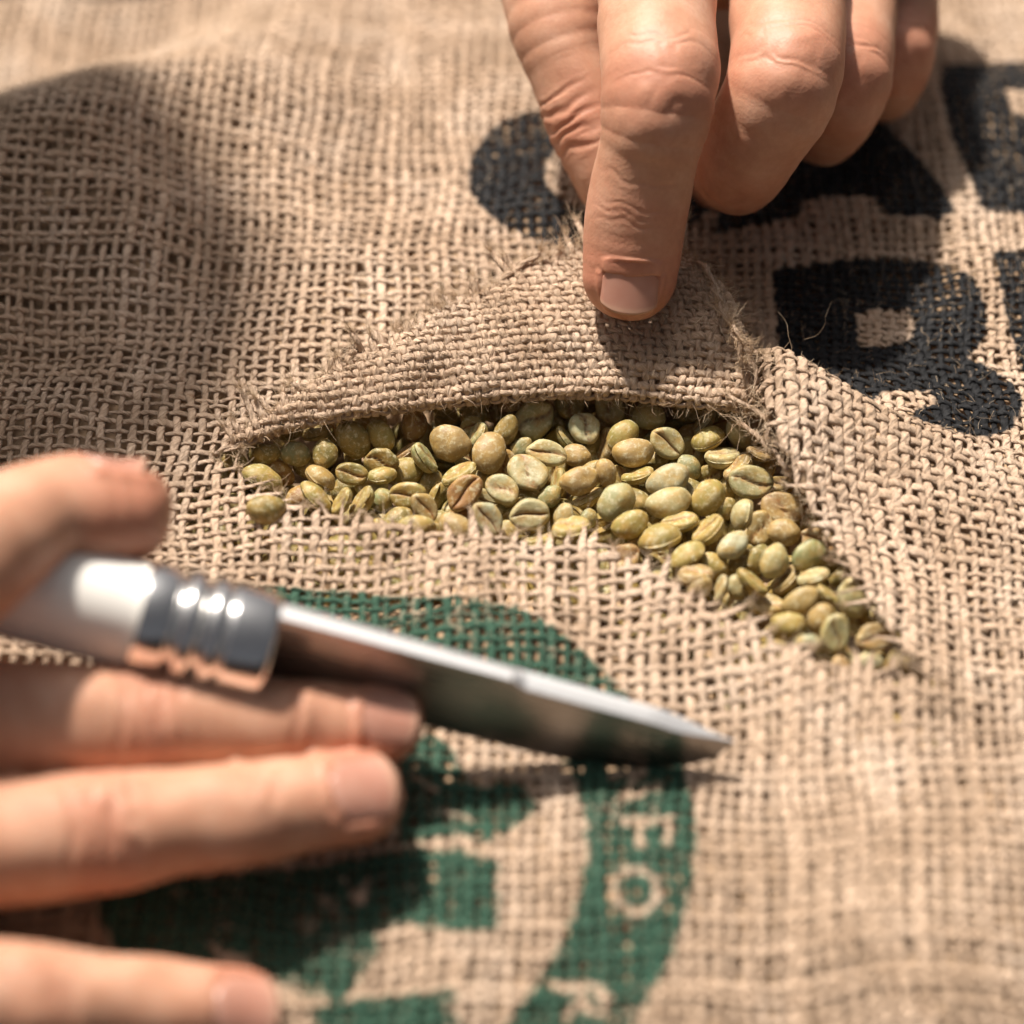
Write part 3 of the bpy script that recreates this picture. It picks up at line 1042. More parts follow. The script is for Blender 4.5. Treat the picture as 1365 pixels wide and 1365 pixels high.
# photo x, y, length in photo pixels, tilt of the long axis (degrees), what faces the viewer (B rounded back, F furrow, E edge), tone
TONES = {'o': ((0.205, 0.162, 0.050), "olive"), 'y': ((0.32, 0.248, 0.075), "yellow"), 'p': ((0.39, 0.35, 0.18), "pale green"), 't': ((0.34, 0.235, 0.10), "tan"),
         'g': ((0.26, 0.26, 0.12), "grey-green"), 'b': ((0.27, 0.14, 0.05), "brown"), 'w': ((0.43, 0.415, 0.26), "whitish")}
BEANS = """355,680,58,0,B,o 311,616,46,-30,B,o 350,638,60,-25,E,y 372,630,50,-45,B,b 352,605,46,0,B,o 394,605,48,-10,B,g 434,605,44,90,B,o
423,577,44,15,E,o 385,572,44,20,B,o 471,586,60,-60,B,o 508,581,50,-60,B,y 552,566,55,90,B,b 427,638,52,-35,E,t 469,632,46,0,F,o 508,614,50,0,F,o 509,634,40,10,E,y
421,663,54,-45,E,y 399,663,46,20,B,b 456,669,44,60,E,y 482,669,52,55,E,y 510,667,40,80,B,g 541,630,56,10,B,y 544,660,54,8,F,y 566,676,48,-50,F,t 541,603,40,40,E,b
566,610,52,-50,E,g 555,705,54,0,B,y 599,592,66,-20,B,t 652,603,64,75,B,t 612,632,54,30,E,y 628,568,38,30,F,y 635,581,44,60,E,g 630,553,46,-20,B,o 595,559,42,40,B,o
593,542,40,10,B,o 674,575,50,60,B,o 685,542,50,5,E,b 711,559,64,52,F,p 760,537,52,-55,F,o 812,542,56,-72,F,p 780,570,52,-50,F,w 753,583,36,-60,E,g 729,604,58,-12,F,p
694,599,40,40,B,g 703,630,68,-35,F,p 670,652,56,-35,F,p 619,656,60,52,F,b 650,691,56,-62,F,w 706,685,60,10,F,p 608,704,56,-30,B,t 773,641,60,20,B,t 744,645,46,80,E,y
808,630,44,-80,B,t 782,665,56,25,E,y 821,669,62,45,B,p 751,689,40,70,B,p 760,704,56,15,E,y 801,702,46,15,B,y 768,608,40,-20,B,t 733,663,36,40,B,g 784,693,36,60,B,g
865,555,52,-10,B,p 830,581,52,50,B,y 844,604,60,0,B,t 890,590,56,-40,F,p 850,634,52,8,E,y 939,562,48,50,E,p 944,586,54,25,E,y 917,551,46,-10,B,o 986,577,50,-60,B,p
964,610,56,8,E,p 878,612,40,30,B,o 891,641,64,30,B,w 917,625,44,-60,B,g 891,671,66,10,B,p 944,663,60,50,B,y 983,623,50,40,E,t 1001,643,64,-5,F,p 1043,678,62,-12,F,t
1012,605,40,-30,E,t 990,687,50,75,E,p 906,696,56,5,E,y 944,707,58,40,E,y 840,700,54,20,B,y 880,718,66,18,E,y 1014,704,50,82,F,t 1045,709,50,-15,B,t 978,727,54,40,B,w
915,740,54,35,E,y 952,754,48,-30,B,y 926,767,52,8,E,t 934,784,40,30,B,t 961,784,40,70,E,p 983,784,40,-60,B,p 1003,776,50,-45,E,y 1033,749,54,65,B,p 1047,773,52,50,E,t
1080,740,58,20,B,g 1084,769,44,10,E,p 1068,802,54,25,B,t 1020,806,54,-5,E,t 1104,793,40,-35,E,y 1051,833,52,0,B,y 1093,824,46,60,B,t 1113,844,58,80,F,p 1077,859,42,0,B,w
1011,745,48,60,B,o 1136,798,58,-75,B,p 1167,849,56,10,F,t 1156,884,42,0,B,w 1189,886,44,65,E,y 720,720,50,10,E,y 680,712,48,-20,B,y 850,668,46,-40,B,o 1125,768,46,40,B,o
575,645,44,70,B,o 590,690,46,30,E,o 790,630,44,30,B,o 860,690,46,10,B,o 640,640,44,20,B,o 920,655,44,-30,B,o 965,680,44,30,B,o 700,660,40,0,B,o 530,690,44,30,B,o 460,650,44,10,B,o"""
DEEP = {(720, 720), (680, 712), (850, 668), (1125, 768), (575, 645), (590, 690), (790, 630), (860, 690), (640, 640), (920, 655), (965, 680), (700, 660), (530, 690), (460, 650),
        (733, 663), (784, 693), (878, 612), (917, 625), (694, 599), (1011, 745), (541, 603), (917, 551), (593, 542), (595, 559), (510, 667), (399, 663), (753, 583), (744, 645), (768, 608)}
beans = []
for tok in BEANS.split():
    x, y, L, ang, face, tone = tok.split(',')
    beans.append([int(x), int(y), int(L), float(ang), face, tone])
xr = np.random.default_rng(17)
open_px = [(float(proj(np.array([[p[0], p[1], 0.0]]))[0][0]), float(proj(np.array([[p[0], p[1], 0.0]]))[1][0])) for p in OPEN]
extra_n = 0
for _ in range(9000):
    x, y = xr.uniform(300, 1235), xr.uniform(535, 905)
    if extra_n >= 60 or not inside_poly(np.array([x]), np.array([y]), open_px)[0]:
        continue
    if min((x - q[0]) ** 2 + ((y - q[1]) * 1.25) ** 2 for q in beans) > 25 ** 2:
        beans.append([int(x), int(y), int(xr.uniform(46, 58)), float(xr.uniform(-90, 90)), xr.choice(['B', 'F', 'F', 'E']), xr.choice(['o', 'y', 't', 'b', 'p', 'o'])])
        DEEP.add((int(x), int(y)))
        extra_n += 1
nb = len(beans)
toward = -cam_f
brng = np.random.default_rng(5)
bx = np.array([b[0] for b in beans], float)
by = np.array([b[1] for b in beans], float)
mmpp = FRAME / 1365
z0 = np.full(nb, -2.2)
for i, b in enumerate(beans):
    if b[1] < 575:
        z0[i] = -3.2
    if (b[0], b[1]) in DEEP:
        z0[i] = -4.8
    if b[0] > 1060:
        z0[i] += 0.6
    if (b[0], b[1]) == (355, 680):
        z0[i] = 2.6
pos = np.array([at(bx[i], by[i], z0[i]) for i in range(nb)])
rot, half = [], np.zeros(nb)
for i, b in enumerate(beans):
    a = R(b[3] + brng.normal(0, 3))
    lx = cam_r * math.cos(a) + cam_u * math.sin(a)
    lx = lx + toward * brng.normal(0, 0.16)
    lx /= np.linalg.norm(lx)
    fz = toward - lx * (toward @ lx)
    fz /= np.linalg.norm(fz)
    side = np.cross(fz, lx)
    if side @ cam_u < 0:
        side = -side
    if b[4] == 'B':
        th, sgn = brng.normal(0, 0.30), 1
    elif b[4] == 'F':
        th, sgn = brng.normal(0.12, 0.16), -1
    else:
        th, sgn = brng.uniform(0.95, 1.3), (-1 if brng.uniform() < 0.75 else 1)
    # back direction (+z of the bean) tilted about the long axis; edge-on beans show their furrow side towards the sky
    zz = (fz * math.cos(th) + side * math.sin(th)) * sgn
    yy = np.cross(zz, lx)
    rot.append(np.stack([lx, yy, zz], 1))
    half[i] = b[2] * mmpp / 2 * 0.95
rot = np.array(rot)
# settle along the line of sight so that beans rest on, not in, one another
moved = np.zeros(nb)
vdir = (pos - cam_p) / np.linalg.norm(pos - cam_p, axis=1)[:, None]
pri = z0 + 0.002 * by
for it in range(60):
    P = pos + vdir * moved[:, None]
    c = np.stack([P - rot[:, :, 0] * (half * 0.42)[:, None], P + rot[:, :, 0] * (half * 0.42)[:, None]], 1)
    rad = half * 0.60
    for i in range(nb):
        d = c[i][:, None, None, :] - c[None]
        dist = np.linalg.norm(d, axis=-1).min(axis=(0, 2))
        need = (rad[i] + rad) * 0.93
        for j in np.flatnonzero((dist < need) & (np.arange(nb) != i)):
            push = (need[j] - dist[j]) * 0.22
            ki, kj = (pri[i] - moved[i]), (pri[j] - moved[j])
            if ki < kj:
                moved[i] += push
            else:
                moved[j] += push
    moved = np.clip(moved, -1, 9)
pos = pos + vdir * moved[:, None]

def zone(b):
    x, y = b[0], b[1]
    if x < 440:
        return "in the narrow shaded corner"
    if x > 1055:
        return "in the slit's pointed far end"
    if y < 600:
        return "tucked under the folded flap"
    if x > 860:
        return "in the widening bend of the slit" if y < 690 else "below the bend of the slit"
    if y > 672:
        return "along the frayed lower lip"
    return "across the middle of the heap" if x > 640 else "in the shaded half of the heap"
FACE = {'B': "back up", 'F': "furrow up", 'E': "edge-on"}
ORD = ["first", "second", "third", "fourth", "fifth", "sixth", "seventh", "eighth", "ninth", "tenth", "eleventh", "twelfth", "thirteenth", "fourteenth", "fifteenth",
       "sixteenth", "seventeenth", "eighteenth", "nineteenth", "twentieth", "twenty-first", "twenty-second", "twenty-third", "twenty-fourth", "twenty-fifth", "twenty-sixth"] + ["twenty-" + q for q in ("seventh", "eighth", "ninth")] + ["thirtieth"] + ["thirty-" + q for q in ("first", "second", "third", "fourth", "fifth", "sixth", "seventh", "eighth", "ninth")]
zones = {}
for i, b in enumerate(beans):
    zones.setdefault(zone(b), []).append(i)
rank = {}
for zn, ids in zones.items():
    for r_, i in enumerate(sorted(ids, key=lambda q: (beans[q][0], beans[q][1]))):
        rank[i] = (ORD[r_], zn)
for i, b in enumerate(beans):
    o = bpy.data.objects.new("coffee_bean", BM[(i * 5 + b[0]) % 6])
    COL.objects.link(o)
    s = half[i] / 4.6
    wob = brng.uniform(0.94, 1.06, 3)
    Mx = Matrix([[rot[i][r][k] * s * wob[k] for k in range(3)] + [pos[i][r] * S] for r in range(3)] + [[0, 0, 0, 1]])
    o.matrix_world = Mx
    tc, tn = TONES[b[5]]
    j = brng.uniform(0.88, 1.12)
    o.color = (tc[0] * j, tc[1] * j * brng.uniform(0.96, 1.05), tc[2] * j, 1)
    o_, zn = rank[i]
    o["label"] = f"{tn} coffee bean, {FACE[b[4]]}, {o_} from left {zn}"
    o["category"] = "coffee bean"
    o["group"] = "green coffee beans showing in the slit"

# the beans underneath, seen only as a dark packed mass between the upper ones
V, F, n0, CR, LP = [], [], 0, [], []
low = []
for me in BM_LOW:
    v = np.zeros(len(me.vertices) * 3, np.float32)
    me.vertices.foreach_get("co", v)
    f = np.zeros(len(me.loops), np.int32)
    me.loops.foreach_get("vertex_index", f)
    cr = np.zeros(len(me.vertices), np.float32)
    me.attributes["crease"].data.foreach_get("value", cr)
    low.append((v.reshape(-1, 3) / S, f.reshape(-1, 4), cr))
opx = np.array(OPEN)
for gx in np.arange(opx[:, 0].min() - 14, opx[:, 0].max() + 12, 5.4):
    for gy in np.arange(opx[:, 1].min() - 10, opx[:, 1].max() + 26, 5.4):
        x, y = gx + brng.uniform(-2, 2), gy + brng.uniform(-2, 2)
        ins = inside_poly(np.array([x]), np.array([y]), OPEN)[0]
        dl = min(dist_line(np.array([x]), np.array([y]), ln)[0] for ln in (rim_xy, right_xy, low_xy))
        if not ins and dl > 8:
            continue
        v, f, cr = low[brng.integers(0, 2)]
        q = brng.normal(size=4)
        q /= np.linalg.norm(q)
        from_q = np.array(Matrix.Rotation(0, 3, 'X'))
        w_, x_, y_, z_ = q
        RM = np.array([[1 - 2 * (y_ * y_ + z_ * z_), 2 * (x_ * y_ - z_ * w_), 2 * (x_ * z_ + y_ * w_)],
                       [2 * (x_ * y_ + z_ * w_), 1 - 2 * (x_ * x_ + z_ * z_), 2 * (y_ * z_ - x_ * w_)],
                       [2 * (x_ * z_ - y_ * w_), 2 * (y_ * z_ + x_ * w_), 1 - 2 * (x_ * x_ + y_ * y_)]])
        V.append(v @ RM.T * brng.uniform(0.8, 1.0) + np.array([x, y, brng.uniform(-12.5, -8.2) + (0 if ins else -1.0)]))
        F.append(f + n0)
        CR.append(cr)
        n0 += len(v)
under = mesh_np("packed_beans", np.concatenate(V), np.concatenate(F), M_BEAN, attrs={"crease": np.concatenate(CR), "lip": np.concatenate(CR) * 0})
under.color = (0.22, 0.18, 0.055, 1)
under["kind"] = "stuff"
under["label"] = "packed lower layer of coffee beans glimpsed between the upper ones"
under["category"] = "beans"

# ------------------------------------------------------------------ hands: one closed skin grown round jointed finger paths
class Limb:
    """Rounded path with an elliptical section; stations give (distance mm, radius, width factor, dorsal factor, palmar factor)."""
    def __init__(self, joints, dorsal, stations, corner=6.0, K=26, lines=(), flush=(), nail=None):
        J = [np.asarray(j, float) for j in joints]
        D = [np.asarray(d, float) for d in dorsal]
        pts, dor = [J[0]], [D[0]]
        for k in range(1, len(J) - 1):
            a, b = J[k - 1] - J[k], J[k + 1] - J[k]
            la, lb = np.linalg.norm(a), np.linalg.norm(b)
            c = min(corner, la * 0.45, lb * 0.45)
            p0, p2 = J[k] + a / la * c, J[k] + b / lb * c
            for t in np.linspace(0, 1, 7):
                pts.append((1 - t) ** 2 * p0 + 2 * t * (1 - t) * J[k] + t * t * p2)
                dor.append(D[k])
        pts.append(J[-1])
        dor.append(D[-1])
        pts, dor = np.array(pts), np.array(dor)
        d = np.r_[0, np.cumsum(np.linalg.norm(np.diff(pts, axis=0), axis=1))]
        self.len = d[-1]
        u = np.linspace(0, d[-1], K)
        self.u = u
        self.P = np.stack([np.interp(u, d, pts[:, k]) for k in range(3)], 1)
        Nn = smooth1(np.stack([np.interp(u, d, dor[:, k]) for k in range(3)], 1), 3)
        T = np.gradient(self.P, axis=0)
        T /= np.linalg.norm(T, axis=1)[:, None]
        N = Nn - T * np.sum(Nn * T, 1)[:, None]
        N /= np.linalg.norm(N, axis=1)[:, None]
        self.T, self.N, self.B = T, N, np.cross(T, N)
        st = np.array(stations, float)
        self.st = np.stack([np.interp(u, st[:, 0], st[:, k]) for k in range(1, 5)], 1)
        self.st = smooth1(self.st, 1)
        self.lines, self.flush, self.nail = lines, flush, nail
        self.lo = self.P.min(0) - st[:, 1].max() * max(1.0, st[:, 2].max()) - 10
        self.hi = self.P.max(0) + st[:, 1].max() * max(1.0, st[:, 2].max()) + 10
    def eval(self, p, local=False):
        best = np.full(len(p), 50.0)
        m = np.all((p > self.lo) & (p < self.hi), axis=1)
        idx = np.flatnonzero(m)
        q = p[idx]
        bd = np.full(len(q), 50.0)
        if local:
            L = np.zeros((len(q), 3))
        K = len(self.u)
        for k in range(K - 1):
            a, ab = self.P[k], self.P[k + 1] - self.P[k]
            l2 = ab @ ab
            w = q - a
            tt = (w @ ab) / l2
            t = np.clip(tt, 0, 1)
            o = w - t[:, None] * ab
            N = self.N[k]
            B = self.B[k]
            T = self.T[k]
            st = self.st[k] + t[:, None] * (self.st[k + 1] - self.st[k])
            qn, qb, qt = o @ N, o @ B, o @ T
            sy = np.where(qn > 0, st[:, 2], st[:, 3])
            e = np.sqrt(qt * qt + (qb / st[:, 1]) ** 2 + (qn / sy) ** 2) - st[:, 0]
            mm = e < bd
            bd = np.where(mm, e, bd)
            if local:
                uu = self.u[k] + (np.where((k == 0) & (tt < 0), tt, t)) * math.sqrt(l2)
                L[mm] = np.stack([uu, qb, qn], 1)[mm]
        best[idx] = bd
        if local:
            LL = np.zeros((len(p), 3))
            LL[idx] = L
            return best, LL
        return best
    def surf(self, u, phi, lift):
        """Point on the skin: u mm from the path start (negative runs past the tip), phi round from dorsal."""
        u = np.asarray(u, float)
        P = np.stack([np.interp(u, self.u, self.P[:, k]) for k in range(3)], -1) + np.minimum(u, 0)[..., None] * self.T[0]
        N = np.stack([np.interp(u, self.u, self.N[:, k]) for k in range(3)], -1)
        B = np.stack([np.interp(u, self.u, self.B[:, k]) for k in range(3)], -1)
        r, sx, sd, sp = (np.interp(u, self.u, self.st[:, k]) for k in range(4))
        return P + B * (np.sin(phi) * (r * sx + lift))[..., None] + N * (np.cos(phi) * (r * sd + lift))[..., None]

def smin(a, b, k):
    h = np.clip(0.5 + 0.5 * (b - a) / k, 0, 1)
    return b * (1 - h) + a * h - k * h * (1 - h)

class Hand:
    def __init__(self, fingers, palms, kf=0.8, kp=7.0):
        self.fingers, self.palms, self.kf, self.kp = fingers, palms, kf, kp
    def eval(self, p):
        d = None
        for f in self.fingers:
            e = f.eval(p)
            d = e if d is None else smin(d, e, self.kf)
        for f in self.palms:
            d = smin(d, f.eval(p), self.kp)
        return d
    def grad(self, p, e=0.08):
        d0 = self.eval(p)
        g = np.stack([(self.eval(p + np.eye(3)[k] * e) - d0) / e for k in range(3)], 1)
        return d0, g

def surface_nets(F, h, o):
    ins = F < 0
    nx, ny, nz = F.shape
    offs = np.array([(a, b, c) for a in (0, 1) for b in (0, 1) for c in (0, 1)])
    cnt = sum(ins[a:nx - 1 + a, b:ny - 1 + b, c:nz - 1 + c].astype(np.int8) for a, b, c in offs)
    act = (cnt > 0) & (cnt < 8)
    idx = np.full(act.shape, -1, np.int64)
    cells = np.argwhere(act)
    idx[act] = np.arange(len(cells))
    acc = np.zeros((len(cells), 3))
    num = np.zeros(len(cells))
    for i in range(8):
        for j in range(i + 1, 8):
            if np.abs(offs[i] - offs[j]).sum() != 1:
                continue
            fa = F[tuple((cells + offs[i]).T)]
            fb = F[tuple((cells + offs[j]).T)]
            m = (fa < 0) != (fb < 0)
            t = np.where(m, fa / np.where(m, fa - fb, 1), 0)
            acc += np.where(m[:, None], offs[i] + t[:, None] * (offs[j] - offs[i]), 0)
            num += m
    V = o + h * (cells + acc / num[:, None])
    quads = []
    for ax in range(3):
        b, c = (ax + 1) % 3, (ax + 2) % 3
        sl0, sl1 = [slice(None)] * 3, [slice(None)] * 3
        sl0[ax], sl1[ax] = slice(0, -1), slice(1, None)
        for d in (b, c):
            sl0[d] = sl1[d] = slice(1, -1)
        A, Bq = ins[tuple(sl0)], ins[tuple(sl1)]
        e = np.argwhere(A != Bq)
        fl = A[tuple(e.T)]
        e = e + np.array([0 if q == ax else 1 for q in range(3)])
        eb, ec = np.eye(3, dtype=int)[b], np.eye(3, dtype=int)[c]
        q = np.stack([idx[tuple((e - eb - ec).T)], idx[tuple((e - ec).T)], idx[tuple(e.T)], idx[tuple((e - eb).T)]], 1)
        q[~fl] = q[~fl][:, ::-1]
        quads.append(q)
    return V, np.concatenate(quads)

def subdivide(V, Q):
    E = np.concatenate([Q[:, [0, 1]], Q[:, [1, 2]], Q[:, [2, 3]], Q[:, [3, 0]]])
    Es = np.sort(E, 1)
    key = Es[:, 0] * (len(V) + 1) + Es[:, 1]
    uk, inv = np.unique(key, return_inverse=True)
    ue = np.stack([uk // (len(V) + 1), uk % (len(V) + 1)], 1)
    em = (V[ue[:, 0]] + V[ue[:, 1]]) / 2
    n, ne, nq = len(V), len(ue), len(Q)
    ei = inv.reshape(4, nq) + n
    fc = V[Q].mean(1)
    fi = np.arange(nq) + n + ne
    V2 = np.concatenate([V, em, fc])
    Q2 = np.concatenate([np.stack([Q[:, k], ei[k], fi, ei[(k + 3) % 4]], 1) for k in range(4)])
    return V2, Q2

n_skin = Noise(61, 7.0, 3)
n_skin2 = Noise(62, 14, 3)

def vert_normals(V, Q):
    a, b, c, d = (V[Q[:, k]] for k in range(4))
    fn = np.cross(c - a, d - b)
    N = np.zeros_like(V)
    for k in range(4):
        for ax in range(3):
            N[:, ax] += np.bincount(Q[:, k], fn[:, ax], len(V))
    return N / (np.linalg.norm(N, axis=1)[:, None] + 1e-12)

def build_hand(name, label, hand, h, levels):
    lo = np.min([f.lo for f in hand.fingers + hand.palms], 0)
    hi = np.max([f.hi for f in hand.fingers + hand.palms], 0)
    dims = np.ceil((hi - lo) / h).astype(int) + 1
    ax = [lo[k] + np.arange(dims[k]) * h for k in range(3)]
    G = np.stack(np.meshgrid(*ax, indexing='ij'), -1).reshape(-1, 3)
    Fv = hand.eval(G).reshape(dims)
    Fv[0], Fv[-1], Fv[:, 0], Fv[:, -1], Fv[:, :, 0], Fv[:, :, -1] = 5, 5, 5, 5, 5, 5
    V, Q = surface_nets(Fv, h, lo)
    for lv in range(levels + 1):
        if lv == 1:
            V, Q = subdivide(V, Q)
        elif lv == 2:                            # finest level only where the picture shows it
            px_, py_ = proj(V)
            near = ((py_ > -70) & (py_ < 1440) & (px_ > -70))[Q].any(1)
            rest = Q[~near]
            n_old = len(V)
            V, Q = subdivide(V, Q[near])
            Q = np.concatenate([Q, rest])
        if lv == 0:
            for _ in range(2):
                d, g = hand.grad(V)
                g2 = np.maximum(np.sum(g * g, 1), 0.15)
                V = V - g * np.clip(d / g2, -h, h)[:, None] * 0.95
        else:
            V = V - vert_normals(V, Q) * np.clip(hand.eval(V), -0.4, 0.4)[:, None]
    # fine relief: knuckle lines, nail beds and folds
    D = np.stack([f.eval(V, True)[0] for f in hand.fingers], 1)
    own = D.argmin(1)
    nrm = vert_normals(V, Q)
    disp = 0.16 * n_skin2(V[:, 0], V[:, 1], V[:, 2])
    crease = np.zeros(len(V))
    flush = np.zeros(len(V))
    wob = n_skin(V[:, 0], V[:, 1], V[:, 2])
    for fi, f in enumerate(hand.fingers):
        m = np.flatnonzero(own == fi)
        if not len(m):
            continue
        _, L = f.eval(V[m], True)
        u, qb, qn = L.T
        r = np.interp(u, f.u, f.st[:, 0])
        phi = np.arctan2(qb, qn)
        dorsal = sstep(-0.25, 0.35, np.cos(phi))
        dd = np.zeros(len(m))
        cc = np.zeros(len(m))
        for (u0, depth, width, bow, reach) in f.lines:
            fade = dorsal * np.exp(-(np.abs(phi) / reach) ** 4)
            x = (u - u0 - bow * (1 - np.cos(phi)) * r + 0.55 * wob[m]) / width
            ridge = np.exp(-x * x) * fade
            dd -= depth * ridge
            dd += depth * 0.35 * np.exp(-((np.abs(x) - 1.9) / 0.9) ** 2) * fade
            cc = np.maximum(cc, ridge * min(1, depth / 0.35))
        for (u0, w, amt) in f.flush:
            flush[m] = np.maximum(flush[m], amt * np.exp(-((u - u0) / w) ** 2))
        if f.nail:
            n0, n1, pw = f.nail
            mid, hf = (n0 + n1) / 2, (n1 - n0) / 2
            au = (u - mid) / hf
            ap = phi / pw
            sd = np.maximum(np.where(au > 0, np.sqrt(np.maximum(0, au) ** 4 + np.abs(ap) ** 4 * 0.6) , 0), np.abs(ap))
            sd = np.where(au < -1, sd + (-1 - au) * 1.2, sd)
            on = (np.cos(phi) > 0)
            inside = sstep(1.05, 0.85, sd) * on * (au < 1.3)
            fold = np.exp(-((sd - 1.16) / 0.13) ** 2) * on * sstep(-1.35, -0.9, au) * (au < 1.6)
            dd += -0.35 * inside + (0.34 if levels > 1 else 0.6) * fold
            cc = np.maximum(cc, (0.55 if levels > 1 else 1.0) * np.exp(-((sd - 1.02) / (0.05 if levels > 1 else 0.09)) ** 2) * on * sstep(-1.3, -0.9, au) * (au < 1.6))
            flush[m] = np.maximum(flush[m], 0.55 * fold)
        disp[m] += dd
        crease[m] = cc
    V = V + nrm * disp[:, None]
    o = mesh_np(name, V, Q, M_SKIN, attrs={"crease": crease, "flush": flush})
    o["label"] = label
    o["category"] = "hand"
    for f in hand.fingers:
        if f.nail:
            n0, n1, pw = f.nail
            A, Bn = 22, 17
            uu = np.linspace(0, 1, A)[:, None]
            pp = np.linspace(-1, 1, Bn)[None, :]
            edge = np.maximum(np.abs(pp), 0)
            ue = n0 + 2.4 * np.abs(pp) ** 2.4 + (n1 - n0 - 2.4 * np.abs(pp) ** 2.4 - 0.42 * (n1 - n0) * np.abs(pp) ** 2.6) * uu
            lift = 0.16 - 0.75 * np.maximum(0, (np.abs(pp) - 0.86) / 0.14) ** 2 - 0.6 * np.maximum(0, (uu - 0.93) / 0.07) ** 2 + 0 * ue
            P = f.surf(ue, pp * pw * np.ones_like(ue), lift)
            # flatter than the finger: pull the crown of the arch down a little
            Nn = np.stack([np.interp(ue, f.u, f.N[:, k]) for k in range(3)], -1)
            P = P - Nn * (0.25 * (1 - pp ** 2) * np.ones_like(ue))[..., None] * 0.4
            # rolled free edge
            P2 = f.surf(ue[:1] + 0.25, pp * pw * np.ones_like(ue[:1]), lift[:1] - 0.8)
            P = np.concatenate([P2, P], 0)
            i, j = np.meshgrid(np.arange(A), np.arange(Bn - 1), indexing='ij')
            Fq = np.stack([i * Bn + j, (i + 1) * Bn + j, (i + 1) * Bn + j + 1, i * Bn + j + 1], -1).reshape(-1, 4)
            fe = np.concatenate([np.ones((1, Bn)), sstep(0.16, 0.06, uu) * np.ones((A, Bn))], 0).ravel()
            lu = np.concatenate([np.zeros((1, Bn)), sstep(0.80, 0.92, uu - 0.0 * pp) * (1 - np.abs(pp) ** 2)], 0).ravel()
            mesh_np("fingernail", P.reshape(-1, 3), Fq, M_NAIL, o, attrs={"free_edge": fe, "lunula": lu})
    return o

UP = np.array([0, 0, 1.0])
TC = -cam_f

def knuckle(u0, n=5, sp=1.7, depth=0.30, width=0.5, bow=0.10, reach=1.0):
    out = []
    for k in range(n):
        q = k - (n - 1) / 2
        out.append((u0 + q * sp, depth * (1 - 0.12 * abs(q)), width, bow * q, reach * (1 - 0.06 * abs(q))))
    return out

def finger(js, dors, rad, **kw):
    """js: tip, DIP, PIP, MCP as (photo x, photo y, height)."""
    J = [at(*j) for j in js]
    l = [np.linalg.norm(J[k + 1] - J[k]) for k in range(len(J) - 1)]
    c = np.r_[0, np.cumsum(l)]
    st = [(0, rad[0], 1.02, 0.86, 0.92), (c[1] * 0.45, rad[0] * 1.06, 1.02, 0.90, 0.98), (c[1], rad[1], 1.0, 0.94, 0.94),
          ((c[1] + c[2]) / 2, rad[2], 0.98, 0.95, 1.0), (c[2], rad[3], 1.0, 1.0, 0.94), ((c[2] + c[3]) / 2, rad[4], 1.0, 0.96, 1.02), (c[3], rad[5], 1.05, 1.0, 1.0)]
    return J, c, st, dors

# upper hand, pinching the flap
J, c, st, dv = finger([(840, 366, 20.5), (848, 276, 31), (882, 126, 51), (868, -110, 54)], [TC, TC, 0.6 * TC + UP, UP], (8.7, 9.6, 9.3, 11.0, 11.3, 12.2))
idx_f = Limb(J, dv, st, 8, lines=knuckle(c[2], 6, 1.8, 0.13, 0.36, 0.16, 1.0) + knuckle(c[1], 3, 1.9, 0.08, 0.36, 0.05, 1.1) + [(c[1] + 7, 0.08, 0.5, 0.1, 1.0), (c[2] - 9, 0.08, 0.5, 0.1, 1.0)],
             flush=[(0, 8, 0.85), (c[1], 4, 0.35), (c[2], 5, 0.55)], nail=(-6.6, 3.4, 0.70))
J, c, st, dv = finger([(965, 238, 13), (985, 228, 27), (1050, 108, 46), (1050, -130, 46)], [TC - 1.2 * UP, TC, 0.5 * TC + UP, UP], (7.5, 9.0, 10.2, 11.0, 11.0, 11.5))
mid_f = Limb(J, dv, st, 7, lines=knuckle(c[2], 4, 1.7, 0.10, 0.45, 0.14, 1.0), flush=[(c[2], 5, 0.5), (c[1], 6, 0.4)])
J, c, st, dv = finger([(1080, 165, 9), (1100, 172, 17), (1124, 112, 33), (1135, -120, 34)], [TC - 1.2 * UP, TC, 0.5 * TC + UP, UP], (7.0, 8.0, 9.2, 9.8, 10.0, 11.0))
rin_f = Limb(J, dv, st, 6, lines=knuckle(c[2], 4, 1.6, 0.16, 0.5, 0.14, 1.0), flush=[(c[2], 5, 0.5)])
J, c, st, dv = finger([(1165, 120, 7.5), (1180, 122, 12), (1192, 72, 23), (1205, -130, 25)], [TC - 1.2 * UP, TC, 0.5 * TC + UP, UP], (6.2, 7.0, 8.0, 8.4, 8.6, 9.5))
pin_f = Limb(J, dv, st, 5, lines=knuckle(c[2], 4, 1.5, 0.15, 0.5, 0.14, 1.0), flush=[(c[2], 5, 0.6)])
SIDE = np.array([-1.0, -0.4, 0.35])
TJ = [at(856, 300, 11), at(786, 165, 25), at(738, 20, 38), at(770, -160, 42)]
tc_ = np.r_[0, np.cumsum([np.linalg.norm(TJ[k + 1] - TJ[k]) for k in range(3)])]
thu_f = Limb(TJ, [SIDE] * 4, [(0, 7.6, 1.0, 0.9, 0.95), (tc_[1] * 0.5, 8.6, 1, 0.95, 1), (tc_[1], 8.6, 1.0, 1.0, 0.95), ((tc_[1] + tc_[2]) / 2, 8.6, 1, 0.96, 1), (tc_[2], 10.2, 1, 1, 1), (tc_[3], 13, 1.1, 1, 1)], 8,
             lines=knuckle(tc_[1] + 1, 5, 2.3, 0.28, 0.55, 0.1, 1.2), flush=[(tc_[1], 6, 0.5)])
palm = Limb([at(985, -70, 42), at(930, -250, 46), at(860, -430, 50), at(790, -640, 52)], [UP] * 4,
            [(0, 12, 3.3, 1, 1), (30, 13, 3.3, 1, 1.1), (75, 17, 1.85, 1, 1), (110, 19, 1.5, 1, 1)], 10, K=24)
